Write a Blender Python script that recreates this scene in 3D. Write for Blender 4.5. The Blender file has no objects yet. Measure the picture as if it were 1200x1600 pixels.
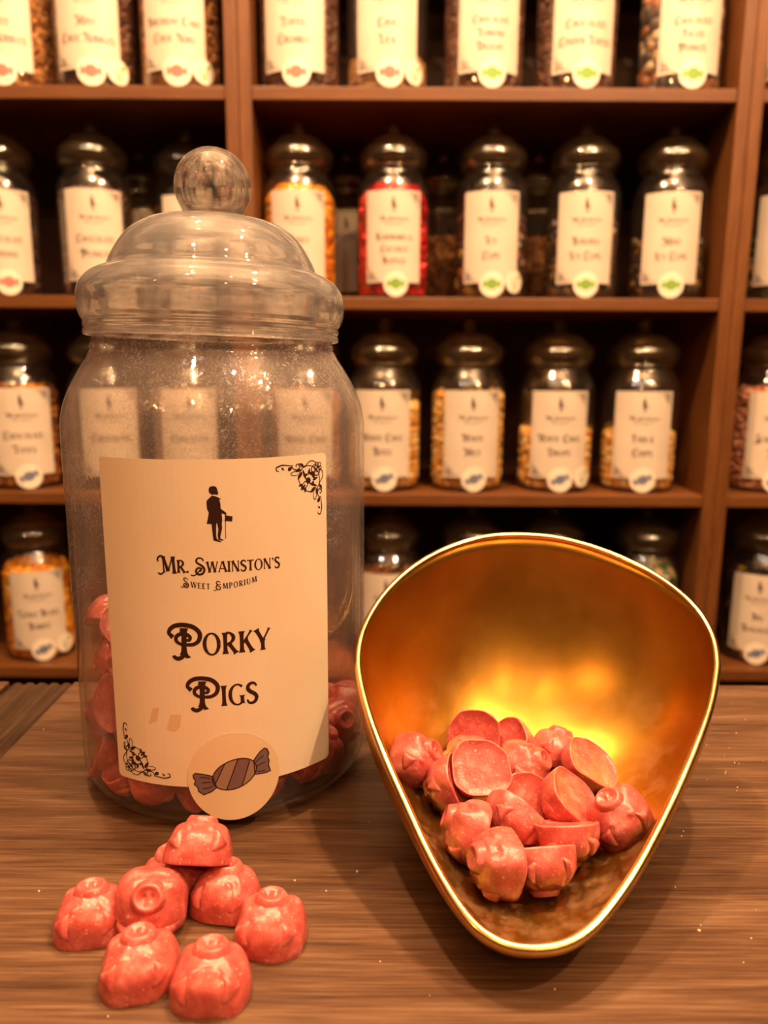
import bpy, bmesh, math, random
from mathutils import Vector, Matrix, Quaternion
from mathutils.geometry import tessellate_polygon

SC = bpy.context.scene
COL = SC.collection
PI = math.pi
R_ = math.radians

# ------------------------------------------------------------------ camera, world, lamps, exposure
cam_d = bpy.data.cameras.new('camera')
cam = bpy.data.objects.new('camera', cam_d)
COL.objects.link(cam)
cam_d.sensor_fit = 'VERTICAL'
cam_d.sensor_height = 36.0
cam_d.sensor_width = 27.0
cam_d.lens = 27.0
cam_d.clip_start = 0.01
cam_d.clip_end = 30
cam.matrix_world = Matrix.Translation((0, 0, 0.2)) @ Matrix.Rotation(R_(79.0), 4, 'X') @ Matrix.Rotation(R_(0.3), 4, 'Z')
cam_d.dof.use_dof = True
cam_d.dof.focus_distance = 0.325
cam_d.dof.aperture_fstop = 8.5
cam_d.dof.aperture_blades = 0
SC.camera = cam

SC.view_settings.view_transform = 'Standard'
SC.view_settings.look = 'None'
SC.view_settings.gamma = 1.0
SC.view_settings.use_curve_mapping = False
SC.view_settings.exposure = 0.30
try:
    SC.cycles.max_bounces = 16
    SC.cycles.transmission_bounces = 12
    SC.cycles.transparent_max_bounces = 48
    SC.cycles.caustics_reflective = False
    SC.cycles.caustics_refractive = False
except Exception:
    pass

wd = bpy.data.worlds.new('world')
SC.world = wd
wd.use_nodes = True
wd.node_tree.nodes['Background'].inputs[0].default_value = (1.0, 0.66, 0.38, 1)
wd.node_tree.nodes['Background'].inputs[1].default_value = 0.035

WARM = (1.0, 0.66, 0.36)
AMBER = (1.0, 0.52, 0.2)
COOL = (1.0, 0.90, 0.78)


def lamp(name, loc, power, color, radius=0.03):
    d = bpy.data.lights.new(name, 'POINT')
    d.energy = power
    d.color = color
    d.shadow_soft_size = radius
    o = bpy.data.objects.new(name, d)
    o.location = loc
    COL.objects.link(o)
    return o


# warm lamps over the counter
lamp('counter_lamp', (-0.30, 0.58, 1.56), 60, WARM, 0.022)
lamp('counter_lamp', (0.38, 0.55, 1.56), 60, WARM, 0.022)
lamp('counter_lamp', (0.74, -0.12, 1.36), 52, WARM, 0.022)
# amber bulbs hanging further out in the shop
for x, y, z in ((-1.10, -0.9, 1.25), (-0.30, -1.1, 1.5), (0.55, -1.1, 1.2), (1.30, -0.8, 1.45)):
    lamp('shop_bulb', (x, y, z), 13, AMBER, 0.03)


def spot(name, loc, target, power, color, radius, angle):
    d = bpy.data.lights.new(name, 'SPOT')
    d.energy, d.color, d.shadow_soft_size = power, color, radius
    d.spot_size, d.spot_blend = R_(angle), 0.5
    o = bpy.data.objects.new(name, d)
    o.location = loc
    o.rotation_euler = (Vector(target) - Vector(loc)).to_track_quat('-Z', 'Y').to_euler()
    COL.objects.link(o)


# whiter spots turned on the shelves
for x in (-0.95, -0.30, 0.35, 1.0):
    spot('shelf_spot', (x, -0.25, 1.50), (x * .8, 1.25, 0.15), 5, COOL, 0.03, 68)

# ------------------------------------------------------------------ helpers


def link(name, me, mat=None, parent=None):
    o = bpy.data.objects.new(name, me)
    COL.objects.link(o)
    if mat is not None and len(me.materials) == 0:
        me.materials.append(mat)
    if parent is not None:
        o.parent = parent
    return o


def empty(name, loc=(0, 0, 0), rz=0.0):
    o = bpy.data.objects.new(name, None)
    o.empty_display_size = 0.02
    o.location = loc
    o.rotation_euler = (0, 0, rz)
    COL.objects.link(o)
    return o


def tag(o, label=None, cat=None, group=None, kind=None):
    if label:
        o['label'] = label
    if cat:
        o['category'] = cat
    if group:
        o['group'] = group
    if kind:
        o['kind'] = kind
    return o


def mesh(name, vs, fs, smooth=True):
    me = bpy.data.meshes.new(name)
    me.from_pydata([tuple(v) for v in vs], [], fs)
    me.validate()
    if smooth:
        me.polygons.foreach_set('use_smooth', [True] * len(me.polygons))
    me.update()
    return me


def bm_mesh(name, bm, smooth=False):
    me = bpy.data.meshes.new(name)
    bm.to_mesh(me)
    bm.free()
    if smooth:
        me.polygons.foreach_set('use_smooth', [True] * len(me.polygons))
    return me


def catmull(pts, n=6, closed=False):
    out = []
    m = len(pts)
    for i in range(m if closed else m - 1):
        p1, p2 = pts[i], pts[(i + 1) % m]
        p0 = pts[i - 1] if (i > 0 or closed) else p1
        p3 = pts[(i + 2) % m] if (i + 2 < m or closed) else p2
        for k in range(n):
            t = k / n
            out.append(tuple(0.5 * ((2 * b) + (-a + c) * t + (2 * a - 5 * b + 4 * c - d) * t * t + (-a + 3 * b - 3 * c + d) * t ** 3)
                             for a, b, c, d in zip(p0, p1, p2, p3)))
    if not closed:
        out.append(tuple(pts[-1]))
    return out


def lathe(name, prof, n=96, close=False):
    """revolve (r, z) points; points on the axis become one vertex"""
    vs, rows = [], []
    for r, z in prof:
        if r < 1e-6:
            rows.append([len(vs)])
            vs.append((0, 0, z))
        else:
            rows.append(list(range(len(vs), len(vs) + n)))
            for k in range(n):
                a = 2 * PI * k / n
                vs.append((r * math.cos(a), r * math.sin(a), z))
    fs = []
    pairs = list(zip(rows[:-1], rows[1:]))
    if close:
        pairs.append((rows[-1], rows[0]))
    for a, b in pairs:
        for k in range(n):
            k2 = (k + 1) % n
            if len(a) == 1 and len(b) == 1:
                continue
            if len(a) == 1:
                fs.append((a[0], b[k2], b[k]))
            elif len(b) == 1:
                fs.append((a[k], a[k2], b[0]))
            else:
                fs.append((a[k], a[k2], b[k2], b[k]))
    return mesh(name, vs, fs)


def box(bm, x0, x1, y0, y1, z0, z1):
    r = bmesh.ops.create_cube(bm, size=1.0)
    for v in r['verts']:
        v.co = Vector((x0 + (v.co.x + .5) * (x1 - x0), y0 + (v.co.y + .5) * (y1 - y0), z0 + (v.co.z + .5) * (z1 - z0)))


def box_obj(name, b, mat, parent=None, bevel=0.0015):
    bm = bmesh.new()
    box(bm, *b)
    if bevel:
        bmesh.ops.bevel(bm, geom=list(bm.edges), offset=bevel, segments=2, affect='EDGES', profile=0.5)
    return link(name, bm_mesh(name, bm), mat, parent)


# ------------------------------------------------------------------ materials
def new_mat(name):
    m = bpy.data.materials.new(name)
    m.use_nodes = True
    nt = m.node_tree
    nt.nodes.clear()
    out = nt.nodes.new('ShaderNodeOutputMaterial')
    return m, nt, out


def N(nt, t, **kw):
    n = nt.nodes.new(t)
    for k, v in kw.items():
        setattr(n, k, v)
    return n


def ramp(nt, stops, interp='LINEAR'):
    n = N(nt, 'ShaderNodeValToRGB')
    n.color_ramp.interpolation = interp
    els = n.color_ramp.elements
    while len(els) > 1:
        els.remove(els[-1])
    els[0].position, els[0].color = stops[0][0], (*stops[0][1], 1)
    for p, c in stops[1:]:
        e = els.new(p)
        e.color = (*c, 1)
    return n


def simple(name, color, rough=0.5, metal=0.0, spec=0.5, sss=0.0, coat=0.0):
    m, nt, out = new_mat(name)
    b = N(nt, 'ShaderNodeBsdfPrincipled')
    b.inputs['Base Color'].default_value = (*color, 1)
    b.inputs['Roughness'].default_value = rough
    b.inputs['Metallic'].default_value = metal
    b.inputs['Specular IOR Level'].default_value = spec
    b.inputs['Coat Weight'].default_value = coat
    if sss:
        b.inputs['Subsurface Weight'].default_value = sss
        b.inputs['Subsurface Radius'].default_value = (1, .35, .2)
        b.inputs['Subsurface Scale'].default_value = 0.004
    nt.links.new(b.outputs[0], out.inputs[0])
    return m


def wood(name, dark, mid, light, axis='X', scale=1.0, rough=0.38, stretch=14.0, coords='Object', bump=0.05):
    m, nt, out = new_mat(name)
    L = nt.links.new
    tc = N(nt, 'ShaderNodeTexCoord')
    mp = N(nt, 'ShaderNodeMapping')
    s = [scale * stretch] * 3
    s['XYZ'.index(axis)] = scale
    mp.inputs['Scale'].default_value = s
    L(tc.outputs[coords], mp.inputs[0])
    n1 = N(nt, 'ShaderNodeTexNoise')
    n1.inputs['Scale'].default_value = 3.2
    n1.inputs['Detail'].default_value = 7
    n1.inputs['Roughness'].default_value = 0.62
    n1.inputs['Distortion'].default_value = 0.9
    L(mp.outputs[0], n1.inputs['Vector'])
    mp2 = N(nt, 'ShaderNodeMapping')
    s2 = [scale * stretch * 9] * 3
    s2['XYZ'.index(axis)] = scale * 5
    mp2.inputs['Scale'].default_value = s2
    L(tc.outputs[coords], mp2.inputs[0])
    n2 = N(nt, 'ShaderNodeTexNoise')
    n2.inputs['Scale'].default_value = 3.0
    n2.inputs['Detail'].default_value = 4
    L(mp2.outputs[0], n2.inputs['Vector'])
    mx = N(nt, 'ShaderNodeMix', data_type='FLOAT')
    mx.inputs[0].default_value = 0.42
    L(n1.outputs[0], mx.inputs[2])
    L(n2.outputs[0], mx.inputs[3])
    cr = ramp(nt, [(0.30, dark), (0.47, mid), (0.66, light)])
    L(mx.outputs[0], cr.inputs[0])
    b = N(nt, 'ShaderNodeBsdfPrincipled')
    L(cr.outputs[0], b.inputs['Base Color'])
    b.inputs['Roughness'].default_value = rough
    b.inputs['Specular IOR Level'].default_value = 0.4
    if bump:
        bp = N(nt, 'ShaderNodeBump')
        bp.inputs['Strength'].default_value = bump
        bp.inputs['Distance'].default_value = 0.002
        L(mx.outputs[0], bp.inputs['Height'])
        L(bp.outputs[0], b.inputs['Normal'])
    L(b.outputs[0], out.inputs[0])
    return m


def clear_glass(name, tint=(1, 1, 1), haze=0.0, haze_col=(1, .9, .8), rough=0.02, scratch=False, f0=0.045, edge=0.75):
    """clear wall: passes light straight, mirrors by angle, and carries a thin film of dust and scuffs"""
    m, nt, out = new_mat(name)
    L = nt.links.new
    lw = N(nt, 'ShaderNodeLayerWeight')
    lw.inputs['Blend'].default_value = 0.5
    pw = N(nt, 'ShaderNodeMath', operation='POWER')
    pw.inputs[1].default_value = 4.0
    L(lw.outputs['Facing'], pw.inputs[0])
    ma = N(nt, 'ShaderNodeMath', operation='MULTIPLY_ADD')
    ma.inputs[1].default_value = edge
    ma.inputs[2].default_value = f0
    L(pw.outputs[0], ma.inputs[0])
    tr = N(nt, 'ShaderNodeBsdfTransparent')
    tr.inputs[0].default_value = (*tint, 1)
    gl = N(nt, 'ShaderNodeBsdfGlossy')
    gl.inputs['Roughness'].default_value = rough
    mix = N(nt, 'ShaderNodeMixShader')
    L(ma.outputs[0], mix.inputs[0])
    L(tr.outputs[0], mix.inputs[1])
    L(gl.outputs[0], mix.inputs[2])
    last = mix
    if haze > 0:
        df = N(nt, 'ShaderNodeBsdfDiffuse')
        df.inputs[0].default_value = (*haze_col, 1)
        tl = N(nt, 'ShaderNodeBsdfTranslucent')
        tl.inputs[0].default_value = (*haze_col, 1)
        dm = N(nt, 'ShaderNodeMixShader')
        dm.inputs[0].default_value = 0.5
        L(df.outputs[0], dm.inputs[1])
        L(tl.outputs[0], dm.inputs[2])
        mh = N(nt, 'ShaderNodeMixShader')
        if scratch:
            tc = N(nt, 'ShaderNodeTexCoord')
            a = N(nt, 'ShaderNodeTexNoise')
            a.inputs['Scale'].default_value = 260
            a.inputs['Detail'].default_value = 5
            a.inputs['Roughness'].default_value = .7
            a.inputs['Distortion'].default_value = 3.5
            L(tc.outputs['Object'], a.inputs['Vector'])
            ra = ramp(nt, [(0.52, (0, 0, 0)), (0.66, (1, 1, 1))])
            L(a.outputs[0], ra.inputs[0])
            b = N(nt, 'ShaderNodeTexNoise')
            b.inputs['Scale'].default_value = 26
            b.inputs['Detail'].default_value = 3
            L(tc.outputs['Object'], b.inputs['Vector'])
            rb = ramp(nt, [(0.38, (.15, .15, .15)), (0.66, (1, 1, 1))])
            L(b.outputs[0], rb.inputs[0])
            mu = N(nt, 'ShaderNodeMath', operation='MULTIPLY')
            L(ra.outputs[0], mu.inputs[0])
            L(rb.outputs[0], mu.inputs[1])
            mm = N(nt, 'ShaderNodeMath', operation='MULTIPLY_ADD')
            mm.inputs[1].default_value = haze * 5.0
            mm.inputs[2].default_value = haze * .65
            L(mu.outputs[0], mm.inputs[0])
            sx = N(nt, 'ShaderNodeSeparateXYZ')
            L(tc.outputs['Object'], sx.inputs[0])
            rz_ = N(nt, 'ShaderNodeMapRange')
            rz_.inputs['From Min'].default_value = .04
            rz_.inputs['From Max'].default_value = .15
            rz_.inputs['To Min'].default_value = .28
            rz_.inputs['To Max'].default_value = 1.0
            L(sx.outputs['Z'], rz_.inputs['Value'])
            mz = N(nt, 'ShaderNodeMath', operation='MULTIPLY')
            L(mm.outputs[0], mz.inputs[0])
            L(rz_.outputs[0], mz.inputs[1])
            L(mz.outputs[0], mh.inputs[0])
            bp = N(nt, 'ShaderNodeBump')
            bp.inputs['Strength'].default_value = 0.06
            bp.inputs['Distance'].default_value = 0.001
            L(ra.outputs[0], bp.inputs['Height'])
            L(bp.outputs[0], gl.inputs['Normal'])
        else:
            mh.inputs[0].default_value = haze
        L(mix.outputs[0], mh.inputs[1])
        L(dm.outputs[0], mh.inputs[2])
        last = mh
    L(last.outputs[0], out.inputs[0])
    return m


def thick_glass(name, rough=0.03, color=(1, .97, .92), milky=0.08, straight=0.25):
    m, nt, out = new_mat(name)
    L = nt.links.new
    g = N(nt, 'ShaderNodeBsdfGlass')
    g.inputs['Color'].default_value = (*color, 1)
    g.inputs['Roughness'].default_value = rough
    g.inputs['IOR'].default_value = 1.45
    tr = N(nt, 'ShaderNodeBsdfTransparent')
    df = N(nt, 'ShaderNodeBsdfTranslucent')
    df.inputs[0].default_value = (.92, .97, 1, 1)
    d2 = N(nt, 'ShaderNodeBsdfDiffuse')
    d2.inputs[0].default_value = (.92, .97, 1, 1)
    dm = N(nt, 'ShaderNodeMixShader')
    L(df.outputs[0], dm.inputs[1])
    L(d2.outputs[0], dm.inputs[2])
    m1 = N(nt, 'ShaderNodeMixShader')
    m1.inputs[0].default_value = straight
    L(g.outputs[0], m1.inputs[1])
    L(tr.outputs[0], m1.inputs[2])
    m2 = N(nt, 'ShaderNodeMixShader')
    m2.inputs[0].default_value = milky
    L(m1.outputs[0], m2.inputs[1])
    L(dm.outputs[0], m2.inputs[2])
    L(m2.outputs[0], out.inputs[0])
    return m


def paper_mat(name, col, col2, stains=False):
    m, nt, out = new_mat(name)
    L = nt.links.new
    tc = N(nt, 'ShaderNodeTexCoord')
    n = N(nt, 'ShaderNodeTexNoise')
    n.inputs['Scale'].default_value = 22
    n.inputs['Detail'].default_value = 3
    L(tc.outputs['Object'], n.inputs['Vector'])
    cr = ramp(nt, [(0.35, col2), (0.65, col)])
    L(n.outputs[0], cr.inputs[0])
    b = N(nt, 'ShaderNodeBsdfPrincipled')
    L(cr.outputs[0], b.inputs['Base Color'])
    b.inputs['Roughness'].default_value = 0.42
    b.inputs['Specular IOR Level'].default_value = 0.35
    bp = N(nt, 'ShaderNodeBump')
    bp.inputs['Strength'].default_value = 0.12
    bp.inputs['Distance'].default_value = 0.002
    L(n.outputs[0], bp.inputs['Height'])
    L(bp.outputs[0], b.inputs['Normal'])
    L(b.outputs[0], out.inputs[0])
    return m


def candy_mat():
    m, nt, out = new_mat('pink_fondant')
    L = nt.links.new
    tc = N(nt, 'ShaderNodeTexCoord')
    oi = N(nt, 'ShaderNodeObjectInfo')
    add = N(nt, 'ShaderNodeVectorMath', operation='ADD')
    L(tc.outputs['Object'], add.inputs[0])
    L(oi.outputs['Random'], add.inputs[1])
    n = N(nt, 'ShaderNodeTexNoise')
    n.inputs['Scale'].default_value = 190
    n.inputs['Detail'].default_value = 5
    n.inputs['Roughness'].default_value = .65
    L(add.outputs[0], n.inputs['Vector'])
    cr = ramp(nt, [(0.36, (0.47, 0.070, 0.058)), (0.56, (0.57, 0.118, 0.100)), (0.74, (0.72, 0.25, 0.22))])
    L(n.outputs[0], cr.inputs[0])
    # floury crumbs stuck on
    v = N(nt, 'ShaderNodeTexNoise')
    v.inputs['Scale'].default_value = 900
    v.inputs['Detail'].default_value = 2
    L(add.outputs[0], v.inputs['Vector'])
    rv = ramp(nt, [(0.66, (0, 0, 0)), (0.72, (1, 1, 1))])
    L(v.outputs[0], rv.inputs[0])
    # worn, chalky edges
    g = N(nt, 'ShaderNodeNewGeometry')
    rp = ramp(nt, [(0.545, (0, 0, 0)), (0.63, (1, 1, 1))])
    L(g.outputs['Pointiness'], rp.inputs[0])
    mx = N(nt, 'ShaderNodeMath', operation='MAXIMUM')
    L(rv.outputs[0], mx.inputs[0])
    mf = N(nt, 'ShaderNodeMath', operation='MULTIPLY')
    mf.inputs[1].default_value = .75
    L(rp.outputs[0], mf.inputs[0])
    L(mf.outputs[0], mx.inputs[1])
    mc = N(nt, 'ShaderNodeMix', data_type='RGBA')
    mul = N(nt, 'ShaderNodeMath', operation='MULTIPLY')
    mul.inputs[1].default_value = .6
    L(mx.outputs[0], mul.inputs[0])
    L(mul.outputs[0], mc.inputs[0])
    L(cr.outputs[0], mc.inputs[6])
    mc.inputs[7].default_value = (.95, .62, .48, 1)
    b = N(nt, 'ShaderNodeBsdfPrincipled')
    L(mc.outputs[2], b.inputs['Base Color'])
    b.inputs['Roughness'].default_value = 0.29
    b.inputs['Specular IOR Level'].default_value = .5
    b.inputs['Subsurface Weight'].default_value = .35
    b.inputs['Subsurface Radius'].default_value = (1, .25, .15)
    b.inputs['Subsurface Scale'].default_value = 0.004
    bp = N(nt, 'ShaderNodeBump')
    bp.inputs['Strength'].default_value = .5
    bp.inputs['Distance'].default_value = .0009
    L(n.outputs[0], bp.inputs['Height'])
    L(bp.outputs[0], b.inputs['Normal'])
    L(b.outputs[0], out.inputs[0])
    return m


def brass_mat(name, c1, c2, rough0, rough1, dust=False):
    m, nt, out = new_mat(name)
    L = nt.links.new
    tc = N(nt, 'ShaderNodeTexCoord')
    n = N(nt, 'ShaderNodeTexNoise')
    n.inputs['Scale'].default_value = 34
    n.inputs['Detail'].default_value = 6
    n.inputs['Roughness'].default_value = .6
    L(tc.outputs['Object'], n.inputs['Vector'])
    cr = ramp(nt, [(0.35, c1), (0.65, c2)])
    L(n.outputs[0], cr.inputs[0])
    n2 = N(nt, 'ShaderNodeTexNoise')
    n2.inputs['Scale'].default_value = 900
    n2.inputs['Detail'].default_value = 2
    L(tc.outputs['Object'], n2.inputs['Vector'])
    rr = N(nt, 'ShaderNodeMapRange')
    rr.inputs['From Min'].default_value = .35
    rr.inputs['From Max'].default_value = .65
    rr.inputs['To Min'].default_value = rough0
    rr.inputs['To Max'].default_value = rough1
    L(n.outputs[0], rr.inputs[0])
    b = N(nt, 'ShaderNodeBsdfPrincipled')
    L(cr.outputs[0], b.inputs['Base Color'])
    L(rr.outputs[0], b.inputs['Roughness'])
    b.inputs['Metallic'].default_value = 1
    bp = N(nt, 'ShaderNodeBump')
    bp.inputs['Strength'].default_value = .05
    bp.inputs['Distance'].default_value = .0003
    L(n2.outputs[0], bp.inputs['Height'])
    L(bp.outputs[0], b.inputs['Normal'])
    if not dust:
        L(b.outputs[0], out.inputs[0])
        return m
    # smears of sugar dust rubbed off the sweets on the pan's floor
    n3 = N(nt, 'ShaderNodeTexNoise')
    n3.inputs['Scale'].default_value = 75
    n3.inputs['Detail'].default_value = 8
    n3.inputs['Roughness'].default_value = .75
    L(tc.outputs['Object'], n3.inputs['Vector'])
    r3 = ramp(nt, [(0.47, (0, 0, 0)), (0.72, (.24, .24, .24))])
    L(n3.outputs[0], r3.inputs[0])
    sx = N(nt, 'ShaderNodeSeparateXYZ')
    L(tc.outputs['Object'], sx.inputs[0])
    mr = N(nt, 'ShaderNodeMapRange')
    mr.inputs['From Min'].default_value = .012
    mr.inputs['From Max'].default_value = .050
    mr.inputs['To Min'].default_value = 1
    mr.inputs['To Max'].default_value = 0.06
    L(sx.outputs['Z'], mr.inputs['Value'])
    mu = N(nt, 'ShaderNodeMath', operation='MULTIPLY')
    L(r3.outputs[0], mu.inputs[0])
    L(mr.outputs[0], mu.inputs[1])
    df = N(nt, 'ShaderNodeBsdfDiffuse')
    df.inputs[0].default_value = (.80, .46, .24, 1)
    ms = N(nt, 'ShaderNodeMixShader')
    L(mu.outputs[0], ms.inputs[0])
    L(b.outputs[0], ms.inputs[1])
    L(df.outputs[0], ms.inputs[2])
    L(ms.outputs[0], out.inputs[0])
    return m


def piece_mat(name, cols, rough=.4, spec=.5, metal=0.0, sss=0.0):
    """sweets in a jar: every piece takes one of the colours"""
    m, nt, out = new_mat(name)
    L = nt.links.new
    at = N(nt, 'ShaderNodeAttribute')
    at.attribute_name = 'piece'
    k = len(cols)
    cr = ramp(nt, [(i / k, c) for i, c in enumerate(cols)], 'CONSTANT')
    L(at.outputs['Fac'], cr.inputs[0])
    b = N(nt, 'ShaderNodeBsdfPrincipled')
    L(cr.outputs[0], b.inputs['Base Color'])
    b.inputs['Roughness'].default_value = rough
    b.inputs['Metallic'].default_value = metal
    b.inputs['Specular IOR Level'].default_value = spec
    L(b.outputs[0], out.inputs[0])
    return m


M = {}
M['shelf'] = wood('shelf_wood_across', (.085, .025, .005), (.135, .043, .009), (.19, .068, .015), 'X', 1.5, .45, bump=0.02)
M['shelf_v'] = wood('shelf_wood_upright', (.085, .025, .005), (.135, .043, .009), (.19, .068, .015), 'Z', 1.5, .45, bump=0.02)
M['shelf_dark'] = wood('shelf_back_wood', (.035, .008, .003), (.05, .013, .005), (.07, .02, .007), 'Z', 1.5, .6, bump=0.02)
M['counter'] = wood('counter_walnut', (.026, .010, .0045), (.098, .045, .021), (.20, .110, .060), 'X', 2.0, .34, 16.0, bump=.04)
M['strip'] = wood('strip_walnut', (.018, .008, .004), (.045, .022, .010), (.085, .045, .023), 'Y', 2.0, .3, 20.0, bump=.05)
M['wall'] = simple('wall_paint', (.16, .05, .03), .8)
M['floor'] = wood('floor_boards', (.05, .02, .01), (.1, .045, .02), (.16, .08, .04), 'X', 1.0, .5)
M['ceiling'] = simple('ceiling_paint', (.55, .45, .36), .9)
M['jar'] = clear_glass('clear_jar_wall', (1, .985, .965), haze=0.105, haze_col=(1, .90, .86), scratch=True, f0=.05)
M['lid'] = thick_glass('clear_lid', .012, (1, .985, .97), .085)
M['knob'] = thick_glass('clear_knob', .0, (1, .99, .97), .025, .35)
M['bg_jar'] = clear_glass('clear_shelf_jar', (.985, .97, .94), haze=0.006, f0=.09, rough=.055, edge=.30)
M['bg_lid'] = clear_glass('clear_shelf_lid', (.90, .86, .78), haze=0.020, haze_col=(1, .66, .34), f0=.10, rough=.055, edge=.5)
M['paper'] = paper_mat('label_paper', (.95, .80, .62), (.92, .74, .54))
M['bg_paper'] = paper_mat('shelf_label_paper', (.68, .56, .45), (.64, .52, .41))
M['ink'] = simple('label_ink', (.035, .008, .005), .45)
M['bg_ink'] = simple('shelf_label_ink', (.05, .016, .010), .5)
M['stain'] = simple('label_stain', (.84, .58, .35), .5)
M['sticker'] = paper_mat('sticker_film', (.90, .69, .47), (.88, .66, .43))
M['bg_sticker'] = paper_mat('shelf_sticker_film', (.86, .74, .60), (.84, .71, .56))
M['mauve'] = simple('sticker_mauve', (.21, .115, .115), .5)
M['taupe'] = simple('sticker_taupe', (.36, .225, .16), .5)
M['wrap'] = simple('sticker_wrapper_grey', (.20, .125, .12), .5)
M['red_print'] = simple('sticker_red', (.85, .16, .12), .5)
M['green_print'] = simple('sticker_green', (.20, .36, .05), .5)
M['blue_print'] = simple('sticker_blue', (.16, .17, .24), .5)
M['fondant'] = candy_mat()
M['brass'] = brass_mat('brushed_brass', (.62, .31, .042), (.68, .36, .056), .31, .35, True)
M['rim'] = brass_mat('polished_brass_rim', (.80, .50, .16), (.90, .64, .26), .16, .30)
M['crumb'] = simple('sugar_crumbs', (.95, .72, .52), .6)

# ------------------------------------------------------------------ the room
H0 = -0.92
fl = box_obj('floor', (-2.6, 2.6, -2.2, 1.9, H0 - .05, H0), M['floor'], bevel=0)
tag(fl, kind='structure')
wl = box_obj('wall_back', (-2.6, 2.6, 1.56, 1.66, H0, 1.72), M['wall'], bevel=0)
tag(wl, kind='structure')
ce = box_obj('ceiling', (-2.6, 2.6, -2.2, 1.66, 1.72, 1.78), M['ceiling'], bevel=0)
tag(ce, kind='structure')

# counter
ct = empty('shop_counter', (0, 0.08, H0))
tag(ct, 'wood grain shop counter the big jar and brass scoop stand on', 'counter')


def cbox(name, b, mat, bevel=.0012):
    o = box_obj(name, (b[0], b[1], b[2] - .08, b[3] - .08, b[4] - H0, b[5] - H0), mat, ct, bevel)
    return o


cbox('worktop', (-.1965, 1.3, -.25, .459, -.035, 0), M['counter'])
tag(cbox('worktop', (-1.2, -.2375, -.25, .459, -.035, 0), M['counter']))
# reeded joint strip between the two worktops
prof = []
nx = 5
x0, x1 = -.2365, -.1975
for i in range(nx * 10 + 1):
    t = i / (nx * 10)
    prof.append((x0 + (x1 - x0) * t, -.0012 - .0016 * (0.5 + 0.5 * math.cos(2 * PI * t * nx)) ** 3))
vs, fs = [], []
for (x, z) in prof:
    for y in (-.25, .459):
        vs.append((x, y - .08, z - H0))
for (x, z) in (prof[-1], prof[0]):
    for y in (-.25, .459):
        vs.append((x, y - .08, -.035 - H0))
m_ = len(vs) // 2
for i in range(m_):
    j = (i + 1) % m_
    fs.append((2 * i, 2 * j, 2 * j + 1, 2 * i + 1))
fs.append(tuple(range(0, 2 * m_, 2)))
fs.append(tuple(range(2 * m_ - 1, 0, -2)))
o = link('joint_strip', mesh('joint_strip', vs, fs, False), M['strip'], ct)
o['label'] = 'dark reeded strip'
cbox('front_panel', (-1.18, 1.28, -.2, -.18, H0, -.035), M['shelf_v'])
cbox('back_panel', (-1.18, 1.28, .42, .44, H0, -.035), M['shelf_v'])
# white crumbs scattered over the worktop
rnd = random.Random(5)
bm = bmesh.new()
for i in range(150):
    if rnd.random() < .5:
        x, y = rnd.uniform(.1, .34), rnd.uniform(.22, .45)
    else:
        x, y = rnd.uniform(-.19, .3), rnd.uniform(.2, .45)
    s = rnd.choice((.0002, .0003, .0003, .0005)) * rnd.uniform(.6, 1.2)
    r = bmesh.ops.create_icosphere(bm, subdivisions=1, radius=s, matrix=Matrix.Translation((x, y, s * .5)))
o = link('sugar_crumbs', bm_mesh('sugar_crumbs', bm), M['crumb'])
tag(o, 'tiny pale sugar crumbs scattered over the wood counter', 'crumbs', kind='stuff')

# shelf units: double uprights meet at the seams
SH_Y0, SH_Y1 = 1.2, 1.54
SHELF_TOPS = (-.59, -.298, -.0044, .2974, .5896, .885, 1.18)


def shelf_unit(xa, xb, label):
    c = (xa + xb) / 2
    u = empty('shelf_unit', (c, SH_Y0, H0))
    tag(u, label, 'shelves', 'dark wood shelf units behind the counter')

    def B(name, b, mat, bev=.0015):
        return box_obj(name, (b[0] - c, b[1] - c, b[2] - SH_Y0, b[3] - SH_Y0, b[4] - H0, b[5] - H0), mat, u, bev)
    B('side_panel', (xa, xa + .0182, SH_Y0 - .004, SH_Y1, H0, 1.25), M['shelf_v'])
    B('side_panel', (xb - .0182, xb, SH_Y0 - .004, SH_Y1, H0, 1.25), M['shelf_v'])
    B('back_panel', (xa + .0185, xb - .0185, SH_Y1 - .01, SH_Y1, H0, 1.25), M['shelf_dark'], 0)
    for z in SHELF_TOPS:
        B('shelf', (xa + .0184, xb - .0184, SH_Y0, SH_Y1 - .0105, z - .0185, z), M['shelf'])
    return u


XL, XR = -.2125, .5240
shelf_unit(XL + .0004, XR - .0004, 'dark wood shelf unit behind the brass scoop, between both double uprights')
shelf_unit(XL - .74, XL - .0004, 'dark wood shelf unit behind the big jar, left of the double upright')
shelf_unit(XR + .0004, XR + .74, 'dark wood shelf unit cut off by the right edge of the photo')

# ------------------------------------------------------------------ flat artwork helpers (label coordinates in mm)


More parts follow.
